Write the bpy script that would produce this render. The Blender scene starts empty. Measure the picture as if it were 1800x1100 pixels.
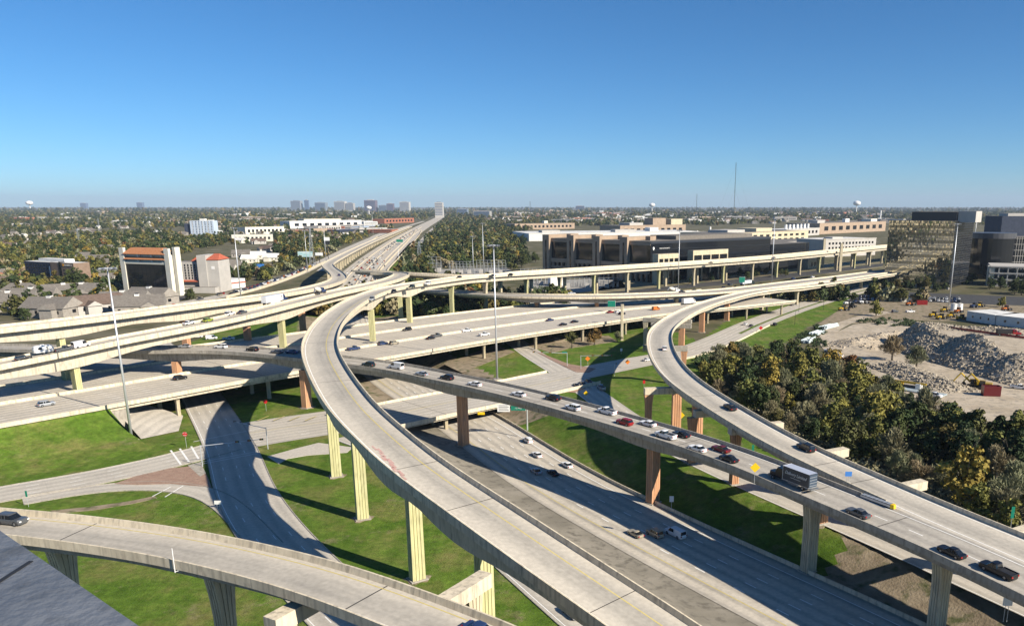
import bpy, bmesh, math, random
import numpy as np
from mathutils import Vector, Matrix, noise as mnoise
random.seed(7); rng = np.random.default_rng(7)
sc = bpy.context.scene
COL = sc.collection
R = math.radians
# ------------------------------------------------------------------ camera
H = 75.0                                   # metres from the street to the roof where the photographer stands
F, CX, CY = 1400.0, 1030.0, 712.0          # focal length and principal point of the (cropped) 1800x1100 picture
PITCH = math.atan((CY-362)/F); SP, CP = math.sin(PITCH), math.cos(PITCH)
cam = bpy.data.cameras.new('camera'); camo = bpy.data.objects.new('camera', cam); COL.objects.link(camo)
cam.sensor_width = 36; cam.lens = 36*F/1800; cam.shift_x = -(CX-900)/1800; cam.shift_y = (CY-550)/1800
cam.clip_start = 0.3; cam.clip_end = 80000
camo.location = (0, 0, H); camo.rotation_euler = (R(90)-PITCH, 0, 0)
sc.camera = camo
# ------------------------------------------------------------------ light
SUN_EL, SHADOW_AZ = 31.0, 147.0            # shadows run to the left and away from the camera
sd = Vector((math.cos(R(SHADOW_AZ))*math.cos(R(SUN_EL)), math.sin(R(SHADOW_AZ))*math.cos(R(SUN_EL)), -math.sin(R(SUN_EL))))
w = bpy.data.worlds.new('World'); sc.world = w; w.use_nodes = True
nt = w.node_tree; sky = nt.nodes.new('ShaderNodeTexSky'); sky.sky_type = 'NISHITA'; sky.sun_disc = False
sky.sun_elevation = R(SUN_EL); sky.sun_rotation = math.atan2(-sd.x, -sd.y)
sky.altitude = 0; sky.air_density = 0.68; sky.dust_density = 0.25; sky.ozone_density = 8.0
bg = nt.nodes['Background']; hs = nt.nodes.new('ShaderNodeHueSaturation'); hs.inputs['Saturation'].default_value = 1.10; hs.inputs['Value'].default_value = 1.08; nt.links.new(sky.outputs[0], hs.inputs['Color']); tint = nt.nodes.new('ShaderNodeMix'); tint.data_type = 'RGBA'; tint.blend_type = 'MULTIPLY'; tint.inputs[0].default_value = 1; tint.inputs[7].default_value = (.97, 1.09, 1.01, 1); nt.links.new(hs.outputs[0], tint.inputs[6]); nt.links.new(tint.outputs[2], bg.inputs[0]); bg.inputs[1].default_value = 0.068
sl = bpy.data.lights.new('sun', 'SUN'); so = bpy.data.objects.new('sun', sl); COL.objects.link(so)
sl.energy = 4.8; sl.angle = R(0.53); sl.color = (1.0, 0.905, 0.765)
so.rotation_euler = sd.to_track_quat('-Z', 'Y').to_euler(); so.location = (200, -150, 300)
sc.view_settings.view_transform = 'Standard'; sc.view_settings.look = 'None'; sc.view_settings.exposure = 0.75; sc.view_settings.gamma = 1
sc.view_settings.use_curve_mapping = False
sc.render.engine = 'CYCLES'; sc.cycles.max_bounces = 5; sc.cycles.diffuse_bounces = 1; sc.cycles.glossy_bounces = 2
sc.cycles.transmission_bounces = 2; sc.cycles.volume_bounces = 0; sc.cycles.caustics_reflective = False; sc.cycles.caustics_refractive = False
sc.cycles.use_denoising = True
sc.render.resolution_x = 1024; sc.render.resolution_y = 625
# ------------------------------------------------------------------ survey: where a sight line meets a given height
def P(x, y, z=0.0):
    a = (x-CX)/F; b = (y-CY)/F
    t = (H-z)/(SP+b*CP)
    return Vector((a*t, (CP-b*SP)*t, z))
def sstep(a, b, x):
    t = min(1, max(0, (x-a)/(b-a))); return t*t*(3-2*t)
# ------------------------------------------------------------------ materials
MATS = {}
def new_mat(name):
    m = bpy.data.materials.new(name); m.use_nodes = True
    n = m.node_tree; b = n.nodes['Principled BSDF']; MATS[name] = m
    return m, n, b
def nd(n, t, **kw):
    o = n.nodes.new(t)
    for k, v in kw.items(): setattr(o, k, v)
    return o
def rgba(c): return (c[0], c[1], c[2], 1)
def plain(name, c, rough=.6, metal=0., spec=.5, emit=None):
    m, n, b = new_mat(name)
    b.inputs['Base Color'].default_value = rgba(c); b.inputs['Roughness'].default_value = rough
    b.inputs['Metallic'].default_value = metal; b.inputs['Specular IOR Level'].default_value = spec
    return m
def noisy(name, c1, c2, scale=.2, rough=.85, detail=5, bump=0., bscale=None, c3=None, scale3=1.5, spec=.3, stretch=None, lo=.35, hi=.65, drips=0.0):
    m, n, b = new_mat(name); L = n.links.new
    tc = nd(n, 'ShaderNodeNewGeometry')
    src = tc.outputs['Position']
    if stretch:
        mp = nd(n, 'ShaderNodeMapping'); mp.inputs['Scale'].default_value = stretch; L(src, mp.inputs[0]); src = mp.outputs[0]
    nz = nd(n, 'ShaderNodeTexNoise'); nz.inputs['Scale'].default_value = scale; nz.inputs['Detail'].default_value = detail; nz.inputs['Roughness'].default_value = .6
    L(src, nz.inputs['Vector'])
    rp = nd(n, 'ShaderNodeValToRGB'); rp.color_ramp.elements[0].position = lo; rp.color_ramp.elements[1].position = hi
    rp.color_ramp.elements[0].color = rgba(c1); rp.color_ramp.elements[1].color = rgba(c2)
    L(nz.outputs[0], rp.inputs[0]); out = rp.outputs[0]
    if c3:
        n3 = nd(n, 'ShaderNodeTexNoise'); n3.inputs['Scale'].default_value = scale3; n3.inputs['Detail'].default_value = 6; L(src, n3.inputs['Vector'])
        mr = nd(n, 'ShaderNodeMapRange'); mr.inputs[1].default_value = .52; mr.inputs[2].default_value = .68; L(n3.outputs[0], mr.inputs[0])
        mx = nd(n, 'ShaderNodeMix', data_type='RGBA'); L(mr.outputs[0], mx.inputs[0]); L(out, mx.inputs[6]); mx.inputs[7].default_value = rgba(c3); out = mx.outputs[2]
    if drips:
        mp2 = nd(n, 'ShaderNodeMapping'); mp2.inputs['Scale'].default_value = (1.4, 1.4, .07); L(tc.outputs['Position'], mp2.inputs[0])
        n5 = nd(n, 'ShaderNodeTexNoise'); n5.inputs['Scale'].default_value = 1.0; n5.inputs['Detail'].default_value = 5; L(mp2.outputs[0], n5.inputs['Vector'])
        m5 = nd(n, 'ShaderNodeMapRange'); m5.inputs[1].default_value = .50; m5.inputs[2].default_value = .72; m5.inputs[4].default_value = drips; L(n5.outputs[0], m5.inputs[0])
        x5 = nd(n, 'ShaderNodeMix', data_type='RGBA'); L(m5.outputs[0], x5.inputs[0]); L(out, x5.inputs[6]); x5.inputs[7].default_value = (.16, .145, .12, 1); out = x5.outputs[2]
    L(out, b.inputs['Base Color']); b.inputs['Roughness'].default_value = rough; b.inputs['Specular IOR Level'].default_value = spec
    if bump:
        n2 = nd(n, 'ShaderNodeTexNoise'); n2.inputs['Scale'].default_value = bscale or scale*6; n2.inputs['Detail'].default_value = 4; L(src, n2.inputs['Vector'])
        bp = nd(n, 'ShaderNodeBump'); bp.inputs['Strength'].default_value = bump; bp.inputs['Distance'].default_value = .3
        L(n2.outputs[0], bp.inputs['Height']); L(bp.outputs[0], b.inputs['Normal'])
    return m
def pavement(name, base, dark, lane=3.66, off=0.0, amount=.55, joint=True):
    """concrete roadway: UV u = metres across, v = metres along; oil and tyre wear down the lanes, sawn joints"""
    m, n, b = new_mat(name); L = n.links.new
    uv = nd(n, 'ShaderNodeUVMap'); sx = nd(n, 'ShaderNodeSeparateXYZ'); L(uv.outputs[0], sx.inputs[0])
    def math_(op, a, bb=None, v=None):
        o = nd(n, 'ShaderNodeMath', operation=op)
        L(a, o.inputs[0])
        if bb is not None: L(bb, o.inputs[1])
        elif v is not None: o.inputs[1].default_value = v
        return o.outputs[0]
    geo = nd(n, 'ShaderNodeNewGeometry')
    mp = nd(n, 'ShaderNodeMapping'); mp.inputs['Scale'].default_value = (.9, .02, 1); L(uv.outputs[0], mp.inputs[0])
    nz = nd(n, 'ShaderNodeTexNoise'); nz.inputs['Scale'].default_value = 1.0; nz.inputs['Detail'].default_value = 4; L(mp.outputs[0], nz.inputs['Vector'])
    n2 = nd(n, 'ShaderNodeTexNoise'); n2.inputs['Scale'].default_value = .09; n2.inputs['Detail'].default_value = 7; n2.inputs['Roughness'].default_value = .65; L(geo.outputs['Position'], n2.inputs['Vector'])
    u = math_('ADD', sx.outputs[0], v=off+1000*lane)
    fr = math_('FRACT', math_('DIVIDE', u, v=lane))
    d = math_('ABSOLUTE', math_('SUBTRACT', fr, v=.5))
    mr = nd(n, 'ShaderNodeMapRange', interpolation_type='SMOOTHSTEP'); mr.inputs[1].default_value = .40; mr.inputs[2].default_value = .05; L(d, mr.inputs[0])
    w1 = math_('MULTIPLY', mr.outputs[0], nz.outputs[0]); w1 = math_('MULTIPLY', w1, v=amount*1.7)
    w2 = math_('MULTIPLY', math_('SUBTRACT', n2.outputs[0], v=.48), v=1.15)
    ww = math_('ADD', w1, w2)
    cl = nd(n, 'ShaderNodeClamp'); L(ww, cl.inputs[0])
    mx = nd(n, 'ShaderNodeMix', data_type='RGBA'); L(cl.outputs[0], mx.inputs[0]); mx.inputs[6].default_value = rgba(base); mx.inputs[7].default_value = rgba(dark)
    out = mx.outputs[2]
    if joint:
        fv = math_('FRACT', math_('DIVIDE', math_('ADD', sx.outputs[1], v=5000.), v=12.0))
        g = math_('LESS_THAN', fv, v=.006)
        mj = nd(n, 'ShaderNodeMix', data_type='RGBA'); L(math_('MULTIPLY', g, v=.25), mj.inputs[0]); L(out, mj.inputs[6]); mj.inputs[7].default_value = (.08, .075, .07, 1); out = mj.outputs[2]
    n4 = nd(n, 'ShaderNodeTexNoise'); n4.inputs['Scale'].default_value = 1.3; n4.inputs['Detail'].default_value = 6; L(geo.outputs['Position'], n4.inputs['Vector'])
    m4 = nd(n, 'ShaderNodeMapRange'); m4.inputs[1].default_value = .3; m4.inputs[2].default_value = .7; m4.inputs[3].default_value = .86; m4.inputs[4].default_value = 1.08; L(n4.outputs[0], m4.inputs[0])
    mm = nd(n, 'ShaderNodeMix', data_type='RGBA', blend_type='MULTIPLY'); mm.inputs[0].default_value = 1; L(out, mm.inputs[6]); L(m4.outputs[0], mm.inputs[7])
    L(mm.outputs[2], b.inputs['Base Color']); b.inputs['Roughness'].default_value = .8; b.inputs['Specular IOR Level'].default_value = .3
    return m
DECK = pavement('flyover deck concrete', (.555, .505, .42), (.335, .31, .265), lane=10.0, off=4.2, amount=.8, joint=False)
DECK2 = pavement('two lane deck concrete', (.43, .395, .335), (.255, .235, .205), lane=3.66, off=0, amount=.6, joint=False)
HWY = pavement('highway concrete', (.56, .505, .415), (.30, .275, .235), lane=3.66, off=0, amount=.6)
STREET = pavement('street concrete', (.53, .485, .41), (.32, .297, .255), lane=3.5, off=.3, amount=.5)
PAVED = noisy('brown paved slope', (.21, .19, .148), (.30, .27, .215), .12, c3=(.155, .14, .11), scale3=.5)
BARR = noisy('warm barrier concrete', (.60, .52, .38), (.72, .63, .47), .35, c3=(.52, .45, .335), scale3=1.2, stretch=(1, 1, .5), drips=.55)
GIRD = noisy('girder concrete', (.52, .46, .35), (.60, .53, .41), .25, c3=(.40, .36, .28), scale3=1.4, stretch=(1, 1, .3), drips=.4)
GREYC = noisy('grey concrete', (.33, .30, .25), (.44, .405, .34), .3, c3=(.28, .255, .215), scale3=1.0, stretch=(1, 1, .5), drips=.55)
YEL = noisy('yellow green pier paint', (.49, .465, .235), (.58, .55, .30), .4, c3=(.43, .41, .215), scale3=.9, stretch=(1, 1, .35), drips=.22)
ORG = noisy('salmon pier paint', (.56, .295, .155), (.63, .35, .20), .4, c3=(.44, .26, .16), scale3=.9, stretch=(1, 1, .35), drips=.22)
TANP = noisy('tan pier concrete', (.52, .45, .30), (.62, .54, .38), .4, c3=(.42, .37, .275), scale3=.9, stretch=(1, 1, .35), drips=.22)
WLINE = noisy('worn white paint', (.74, .73, .69), (.86, .85, .81), 1.5)
YLINE = noisy('worn yellow paint', (.52, .42, .14), (.60, .50, .20), 1.5)
JOINT = plain('joint rubber', (.045, .042, .04), .9)
def grass_mat():
    m, n, b = new_mat('mown grass'); L = n.links.new; ge = nd(n, 'ShaderNodeNewGeometry')
    def nz(scale, det, ro=.6, st=None):
        t = nd(n, 'ShaderNodeTexNoise'); t.inputs['Scale'].default_value = scale; t.inputs['Detail'].default_value = det; t.inputs['Roughness'].default_value = ro
        if st:
            mp = nd(n, 'ShaderNodeMapping'); mp.inputs['Rotation'].default_value = (0, 0, R(32)); mp.inputs['Scale'].default_value = st; L(ge.outputs['Position'], mp.inputs[0]); L(mp.outputs[0], t.inputs['Vector'])
        else: L(ge.outputs['Position'], t.inputs['Vector'])
        return t.outputs[0]
    def rng_(v, a, b_, c=0, d=1):
        o = nd(n, 'ShaderNodeMapRange'); o.inputs[1].default_value = a; o.inputs[2].default_value = b_; o.inputs[3].default_value = c; o.inputs[4].default_value = d; L(v, o.inputs[0]); return o.outputs[0]
    def mix(f, c1, c2, mode='MIX'):
        o = nd(n, 'ShaderNodeMix', data_type='RGBA', blend_type=mode)
        for k, v in ((0, f), (6, c1), (7, c2)):
            if isinstance(v, (tuple, float, int)): o.inputs[k].default_value = v if k == 0 else rgba(v)
            else: L(v, o.inputs[k])
        return o.outputs[2]
    c = mix(rng_(nz(.16, 6), .35, .65), (.068, .130, .013), (.126, .196, .028))
    c = mix(rng_(nz(.06, 7, .7), .47, .64, 0, .85), c, (.20, .185, .062))
    c = mix(rng_(nz(.09, 8, .75), .565, .69, 0, .9), c, (.235, .19, .115))
    c = mix(rng_(nz(1.0, 3, .5, (.35, .03, 1)), .42, .58, 0, .30), c, (.055, .10, .012))
    c = mix(1.0, c, rng_(nz(.55, 9, .8), .28, .72, .5, 1.5), 'MULTIPLY')
    L(c, b.inputs['Base Color']); b.inputs['Roughness'].default_value = .95; b.inputs['Specular IOR Level'].default_value = .1
    bp = nd(n, 'ShaderNodeBump'); bp.inputs['Strength'].default_value = .7; bp.inputs['Distance'].default_value = .35; L(nz(2.2, 6, .7), bp.inputs['Height']); L(bp.outputs[0], b.inputs['Normal'])
    return m
GRASS = grass_mat()
DRYG = noisy('dry ground', (.07, .075, .035), (.15, .13, .08), .05, .95, 8, .4, 1.0, c3=(.19, .17, .125), scale3=.02, spec=.1)
DIRT = noisy('bare dirt', (.22, .175, .12), (.33, .27, .19), .25, .95, 8, .5, 2.0, c3=(.10, .11, .05), scale3=.3, spec=.1)
BRICKP = noisy('red paver median', (.30, .19, .14), (.38, .26, .19), .5, c3=(.22, .15, .11), scale3=2)
STEEL = plain('galvanised steel', (.58, .60, .62), .45, .5)
DARKST = plain('dark steel', (.035, .036, .038), .5, .4)
WHITEP = noisy('white paint', (.70, .69, .66), (.80, .79, .76), .6)
# ------------------------------------------------------------------ mesh collector
class MB:
    def __init__(s): s.v = []; s.f = []; s.m = []; s.uv = []; s.mats = []
    def mi(s, mat):
        if mat not in s.mats: s.mats.append(mat)
        return s.mats.index(mat)
    def face(s, idx, mat, uv=None): s.f.append(tuple(idx)); s.m.append(s.mi(mat)); s.uv.append(uv)
    def poly(s, pts, mat, uv=None):
        n = len(s.v); s.v += [tuple(p) for p in pts]; s.face(range(n, n+len(pts)), mat, uv)
    def box(s, x0, x1, y0, y1, z0, z1, mat, top=None):
        n = len(s.v)
        s.v += [(x0,y0,z0),(x1,y0,z0),(x1,y1,z0),(x0,y1,z0),(x0,y0,z1),(x1,y0,z1),(x1,y1,z1),(x0,y1,z1)]
        for q in ((0,3,2,1),(0,1,5,4),(1,2,6,5),(2,3,7,6),(3,0,4,7)): s.face([n+i for i in q], mat)
        s.face([n+4,n+5,n+6,n+7], top or mat)
    def loft(s, rings, mat, cap=True, closed=True):
        n = len(s.v); k = len(rings[0])
        for r in rings: s.v += [tuple(p) for p in r]
        for i in range(len(rings)-1):
            for j in range(k if closed else k-1):
                a = n+i*k+j; b = n+i*k+(j+1) % k; s.face((a, b, b+k, a+k), mat)
        if cap and closed:
            s.face([n+j for j in range(k-1, -1, -1)], mat); s.face([n+(len(rings)-1)*k+j for j in range(k)], mat)
    def tube(s, a, b, r0, r1, mat, k=8):
        a = Vector(a); b = Vector(b); d = (b-a).normalized(); u = d.orthogonal().normalized(); w_ = d.cross(u)
        ring = lambda c, r: [c+(u*math.cos(t)+w_*math.sin(t))*r for t in [2*math.pi*i/k for i in range(k)]]
        s.loft([ring(a, r0), ring(b, r1)], mat)
    def prism(s, poly, z0, z1, mat, top=None):
        n = len(s.v); k = len(poly)
        s.v += [(p[0], p[1], z0) for p in poly]+[(p[0], p[1], z1) for p in poly]
        for j in range(k): s.face((n+j, n+(j+1) % k, n+k+(j+1) % k, n+k+j), mat)
        s.face([n+k+j for j in range(k)], top or mat); s.face([n+j for j in range(k-1, -1, -1)], mat)
    def sweep(s, path, section, mats, closed=True, caps=True):
        """path: (x,y,z,s,nx,ny); section(i) -> [(offset to the right, dz)]"""
        n = len(s.v); rings = []
        for i, q in enumerate(path):
            sec = section(i) if callable(section) else section
            k = len(sec); rings.append(sec)
            s.v += [(q[0]+q[4]*o, q[1]+q[5]*o, q[2]+dz) for o, dz in sec]
        for i in range(len(path)-1):
            for j in range(k if closed else k-1):
                j2 = (j+1) % k; a = n+i*k+j; b = n+i*k+j2
                s0, s1 = path[i][3], path[i+1][3]
                mat = mats[j] if isinstance(mats, (list, tuple)) else mats
                s.face((a, a+k, b+k, b), mat, [(rings[i][j][0], s0), (rings[i+1][j][0], s1), (rings[i+1][j2][0], s1), (rings[i][j2][0], s0)])
        if closed and caps:
            mat = mats[0] if isinstance(mats, (list, tuple)) else mats
            s.face([n+j for j in range(k)], mat); e = n+(len(path)-1)*k; s.face([e+j for j in range(k-1, -1, -1)], mat)
    def build(s, name, parent=None, local=False, smooth=False):
        me = bpy.data.meshes.new(name)
        v = s.v
        if parent is not None and not local:
            l = parent.location; v = [(p[0]-l[0], p[1]-l[1], p[2]-l[2]) for p in v]
        me.from_pydata(v, [], s.f)
        for m in s.mats: me.materials.append(m)
        me.polygons.foreach_set('material_index', s.m)
        if any(u is not None for u in s.uv):
            lay = me.uv_layers.new(name='UVMap'); arr = []
            for f, u in zip(s.f, s.uv): arr += [c for q in (u if u is not None else [(0, 0)]*len(f)) for c in q]
            lay.data.foreach_set('uv', arr)
        if smooth: me.polygons.foreach_set('use_smooth', [True]*len(me.polygons))
        me.update()
        o = bpy.data.objects.new(name, me); COL.objects.link(o)
        if parent is not None: o.parent = parent
        return o
def tag(o, label=None, cat=None, group=None, kind=None):
    if label: o['label'] = label
    if cat: o['category'] = cat
    if group: o['group'] = group
    if kind: o['kind'] = kind
    return o
def thing(name, loc, label, cat, group=None, rz=0):
    o = bpy.data.objects.new(name, None); COL.objects.link(o); o.location = loc; o.rotation_euler = (0, 0, rz)
    o.empty_display_size = .5
    return tag(o, label, cat, group)
def share(src, name, parent, loc=None, rz=None, mat=None):
    """another part that uses the same mesh"""
    o = bpy.data.objects.new(name, src.data if hasattr(src, 'data') and isinstance(src, bpy.types.Object) else src); COL.objects.link(o)
    if parent is not None: o.parent = parent
    if loc is not None: o.location = loc
    if rz is not None: o.rotation_euler = (0, 0, rz)
    return o
# ------------------------------------------------------------------ paths
def resample(pts, step=4.0, smooth=6):
    pts = [Vector(p) for p in pts]; out = []
    for i in range(len(pts)-1):
        p0 = pts[max(i-1, 0)]; p1 = pts[i]; p2 = pts[i+1]; p3 = pts[min(i+2, len(pts)-1)]
        L = (p2-p1).length; n = max(2, int(L/1.0))
        for k in range(n):
            t = k/n; out.append(p1.lerp(p2, t)*.35+.65*.5*((2*p1)+(-p0+p2)*t+(2*p0-5*p1+4*p2-p3)*t*t+(-p0+3*p1-3*p2+p3)*t**3))
    out.append(pts[-1])
    def even(ps, st):
        d = [0]
        for a, b in zip(ps, ps[1:]): d.append(d[-1]+(b-a).length)
        n = max(2, int(d[-1]/st)); res = []; j = 0
        for i in range(n+1):
            t = d[-1]*i/n
            while j < len(d)-2 and d[j+1] < t: j += 1
            q = (t-d[j])/max(1e-6, d[j+1]-d[j]); res.append(ps[j].lerp(ps[j+1], q))
        return res
    ps = even(out, step)
    for _ in range(smooth):
        ps = [ps[0]]+[ps[i]*.5+(ps[i-1]+ps[i+1])*.25 for i in range(1, len(ps)-1)]+[ps[-1]]
    return ps
def frame(ps, off=0.0):
    """(x,y,z,s,nx,ny) with n pointing to the right of travel"""
    res = []; s = 0
    for i, p in enumerate(ps):
        t = ps[min(i+1, len(ps)-1)]-ps[max(i-1, 0)]; t.z = 0; t.normalize()
        if i: s += (ps[i]-ps[i-1]).length
        nx, ny = t.y, -t.x
        o = off(i/(len(ps)-1)) if callable(off) else off
        res.append((p.x+nx*o, p.y+ny*o, p.z, s, nx, ny))
    return res
def edge_path(px, side, width, step=4.0, smooth=8, top=.95):
    """px: (x,y,z) sight points on the top of one barrier, deck height z; side +1: deck lies to the right of travel"""
    ps = resample([P(x, y, z+top)-Vector((0, 0, top)) for x, y, z in px], step, smooth)
    return frame([Vector((q[0], q[1], q[2])) for q in frame(ps, side*width/2)])
def nearest(path, x, y):
    return min(range(len(path)), key=lambda i: (path[i][0]-x)**2+(path[i][1]-y)**2)
def sub(path, a, b): return path[a:b+1]
def shift(path, o): return [(q[0]+q[4]*o, q[1]+q[5]*o, q[2], q[3], q[4], q[5]) for q in path]
def cut(path, s0, s1): return [q for q in path if s0 <= q[3] <= s1]
# ------------------------------------------------------------------ terrain
MC = [(134,6),(112,42),(90,78),(56,133),(24,177),(-9.6,227),(-43.5,291),(-92,375),(-135,470),(-175,590),(-215,740),(-255,920),(-300,1150),(-350,1430),(-430,1900),(-588,2900),(-800,4300),(-1000,5600)]
def m75z(y): return -5.0*(1-sstep(430, 640, y))
M75 = frame(resample([Vector((x, y, m75z(y))) for x, y in MC], 6.0, 10))
_mn = np.array([(q[0], q[1], q[4], q[5]) for q in M75 if q[1] < 720])
def signed_m75(x, y):
    d = (_mn[:, 0]-x)**2+(_mn[:, 1]-y)**2; i = int(d.argmin()); q = _mn[i]
    return (x-q[0])*q[2]+(y-q[1])*q[3]          # travelling away from the camera: + is the right-hand side
def zg(x, y):
    if y > 660: return 0.0
    d = signed_m75(x, y); dep = m75z(y)
    if d > 0: k = 1-sstep(14.0, 30.0, d)
    else: k = 1-sstep(16.0, 34.0, -d)
    return dep*k
def inpoly(x, y, poly):
    c = False; n = len(poly)
    for i in range(n):
        x1, y1 = poly[i][0], poly[i][1]; x2, y2 = poly[i-1][0], poly[i-1][1]
        if (y1 > y) != (y2 > y) and x < (x2-x1)*(y-y1)/(y2-y1)+x1: c = not c
    return c
def make_ground():
    def axis(lo, hi, st, far, g=1.22):
        a = [lo+i*st for i in range(int((hi-lo)/st)+1)]; s = st; v = a[-1]
        while v < far: s *= g; v += s; a.append(v)
        s = st; v = a[0]; pre = []
        while v > -far: s *= g; v -= s; pre.append(v)
        return np.array(pre[::-1]+a)
    xs = axis(-270, 230, 3.0, 42000); ys = axis(85, 560, 3.0, 42000)
    n = len(xs); m = len(ys)
    X, Y = np.meshgrid(xs, ys); Z = np.zeros_like(X)
    for j in range(m):
        for i in range(n):
            if -300 < xs[i] < 260 and 0 < ys[j] < 640: Z[j, i] = zg(xs[i], ys[j])-.06
            else: Z[j, i] = -.06
    co = np.stack([X.ravel(), Y.ravel(), Z.ravel()], 1)
    idx = (np.arange(m-1)[:, None]*n+np.arange(n-1)[None, :]).ravel()
    fa = np.stack([idx, idx+1, idx+n+1, idx+n], 1)
    me = bpy.data.meshes.new('ground'); me.from_pydata(co.tolist(), [], fa.tolist())
    for k in (DRYG, GRASS, DIRT, PAVED): me.materials.append(k)
    green = [P(*q) for q in ((-420,700),(0,640),(250,640),(430,560),(640,545),(690,522),(760,525),(880,560),(1000,560),(1130,560),(1230,600),(1300,545),(1420,528),(1520,508),(1545,512),(1480,545),(1420,575),(1330,640),(1260,640),(1250,700),(1400,790),(1900,1000),(1900,1300),(-700,1300))]
    dirt = [P(*q) for q in ((1490,945),(1437,905),(1640,1000),(1850,1085),(1850,1300),(1560,1060),(1420,990))]
    c = co[fa].mean(1); mi = np.zeros(len(fa), int)
    for k in range(len(fa)):
        x, y = c[k, 0], c[k, 1]
        if -700 < x < 260 and 0 < y < 900:
            if inpoly(x, y, dirt): mi[k] = 2
            elif inpoly(x, y, green):
                mi[k] = 1
                d = signed_m75(x, y) if y < 560 else 99
                if -40 < d < -10 and y < 290: mi[k] = 3
                elif -34 < d < 34 and 290 <= y < 560: mi[k] = 2
    me.polygons.foreach_set('material_index', mi.tolist())
    me.polygons.foreach_set('use_smooth', [True]*len(me.polygons))
    o = bpy.data.objects.new('ground', me); COL.objects.link(o); tag(o, 'grassy ground reaching to the horizon', kind='structure')
make_ground()
def zmax_path(pts, lift=.02): return [Vector((p.x, p.y, lift)) for p in pts]
# ------------------------------------------------------------------ roads on the ground
def ribbon(mb, path, a, b, mat, dz=0.0):
    mb.sweep(path, [(a, dz), (b, dz)], mat, closed=False)
def line(mb, path, off, mat, wd=.16, dz=.012, dash=None):
    wd *= 1.5
    if dash is None: ribbon(mb, path, off-wd/2, off+wd/2, mat, dz); return
    on, per = dash; s = path[0][3]; e = path[-1][3]
    while s+on < e:
        seg = [q for q in path if s-2 <= q[3] <= s+on+4][:max(2, int(on/3)+1)]
        if len(seg) >= 2:
            q0 = seg[0]; q1 = seg[-1]; L = q1[3]-q0[3]
            if L > 0:
                t = min(1., on/L)
                q1 = tuple(q0[k]+(q1[k]-q0[k])*t for k in range(6))
                ribbon(mb, [q0, q1], off-wd/2, off+wd/2, mat, dz)
        s += per
def ground_road(name, label, px=None, pts=None, width=12, side=0, mat=None, z=.02, lines=(), curb=0, step=5.0, world_z=None):
    if pts is None: pts = [P(x, y, 0) for x, y in px]
    ps = resample([Vector((p[0], p[1], z if world_z is None else world_z(p[0], p[1]))) for p in pts], step, 6)
    path = frame([Vector(q[:3]) for q in frame(ps, side*width/2)])
    if world_z is None: path = [(q[0], q[1], z, q[3], q[4], q[5]) for q in path]
    mb = MB(); ribbon(mb, path, -width/2, width/2, mat or STREET)
    o = mb.build(name); tag(o, label, kind='structure')
    for off, m_, dash, wd in lines:
        l = MB(); line(l, path, off, m_, wd, .012, dash)
        if l.f: tag(l.build('lane_line', o), kind='stuff' if dash else None)
    if curb:
        for s_ in (-1, 1):
            c = MB(); e = s_*width/2
            c.sweep(path, [(e-.12, 0), (e-.12, .14), (e+.12, .14), (e+.12, -.1)], GREYC); c.build('curb', o)
    return path, o
# main lanes in the cut
m75 = MB(); ribbon(m75, M75, -13, 13, HWY, .03); m75o = m75.build('highway'); tag(m75o, 'sunken concrete highway running from the lower right to the skyline', kind='structure')
for off, mt, dash in ((-8.6, YLINE, None), (9.7, WLINE, None), (-4.95, WLINE, (3.2, 12)), (-1.3, WLINE, (3.2, 12)), (2.36, WLINE, (3.2, 12)), (6.0, WLINE, (3.2, 12))):
    l = MB(); line(l, [q for q in M75 if q[1] < 1200], off, mt, .2, .045, dash); tag(l.build('lane_line', m75o), kind='stuff' if dash else None)
wn = MB(); ribbon(wn, [q for q in M75 if q[1] > 700], -25, 27, HWY, .015); wn.build('outer_lanes', m75o)
for off_ in (-13.6, 13.6):
    wb_ = MB(); wb_.sweep([q for q in M75 if 640 < q[1] < 2600], [(off_-.3, 0), (off_-.12, 1.1), (off_+.12, 1.1), (off_+.3, 0)], BARR); wb_.build('barrier', m75o)
gv = MB(); gv.sweep([q for q in M75 if 900 < q[1] < 1700], [(27.2, .02), (36, .02)], GRASS, closed=False); gv.build('verge', m75o)
wallp = [q for q in M75 if q[1] < 480]
wl = MB(); wl.sweep(wallp, [(13.0, .0), (13.05, 1.0), (13.35, 1.0), (13.75, 0), (13.75, -.5)], BARR)
tag(wl.build('retaining_wall'), 'long low concrete wall between the sunken highway and the grass bank', 'wall')
# far northern main lanes carry a median barrier
md = MB(); md.sweep([q for q in M75 if 560 < q[1] < 3000], [(-.3, 0), (-.1, 1.0), (.1, 1.0), (.3, 0)], BARR)
md.build('median_barrier', m75o)
# west frontage road, in the shade of the big flyover
F1, _ = ground_road('frontage_road', 'frontage road lying in the shadow of the tall curved flyover', px=[(270,600),(330,660),(377,735),(407,790),(434,870),(484,945),(572,1040),(692,1150),(832,1270)], width=15, mat=STREET, z=.035,
    lines=((-3.4, WLINE, (3, 12), .14), (0.2, WLINE, (3, 12), .14), (3.9, WLINE, (3, 12), .14), (6.8, WLINE, None, .14)), curb=1)
S1, _ = ground_road('cross_street', 'cross street entering from the left towards the signals', px=[(-260,918),(0,868),(150,843),(300,810),(400,783)], width=14.5, z=.02,
    lines=((-3.2, WLINE, (3, 9), .14), (.3, WLINE, (3, 9), .14), (3.8, WLINE, (3, 9), .14), (-6.3, WLINE, None, .14)), curb=1)
SL, _ = ground_road('slip_road', 'curved slip road below the brown paved island', px=[(40,880),(130,862),(220,852),(310,853),(375,868),(420,905),(470,960)], width=7, z=.012, curb=1)
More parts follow.
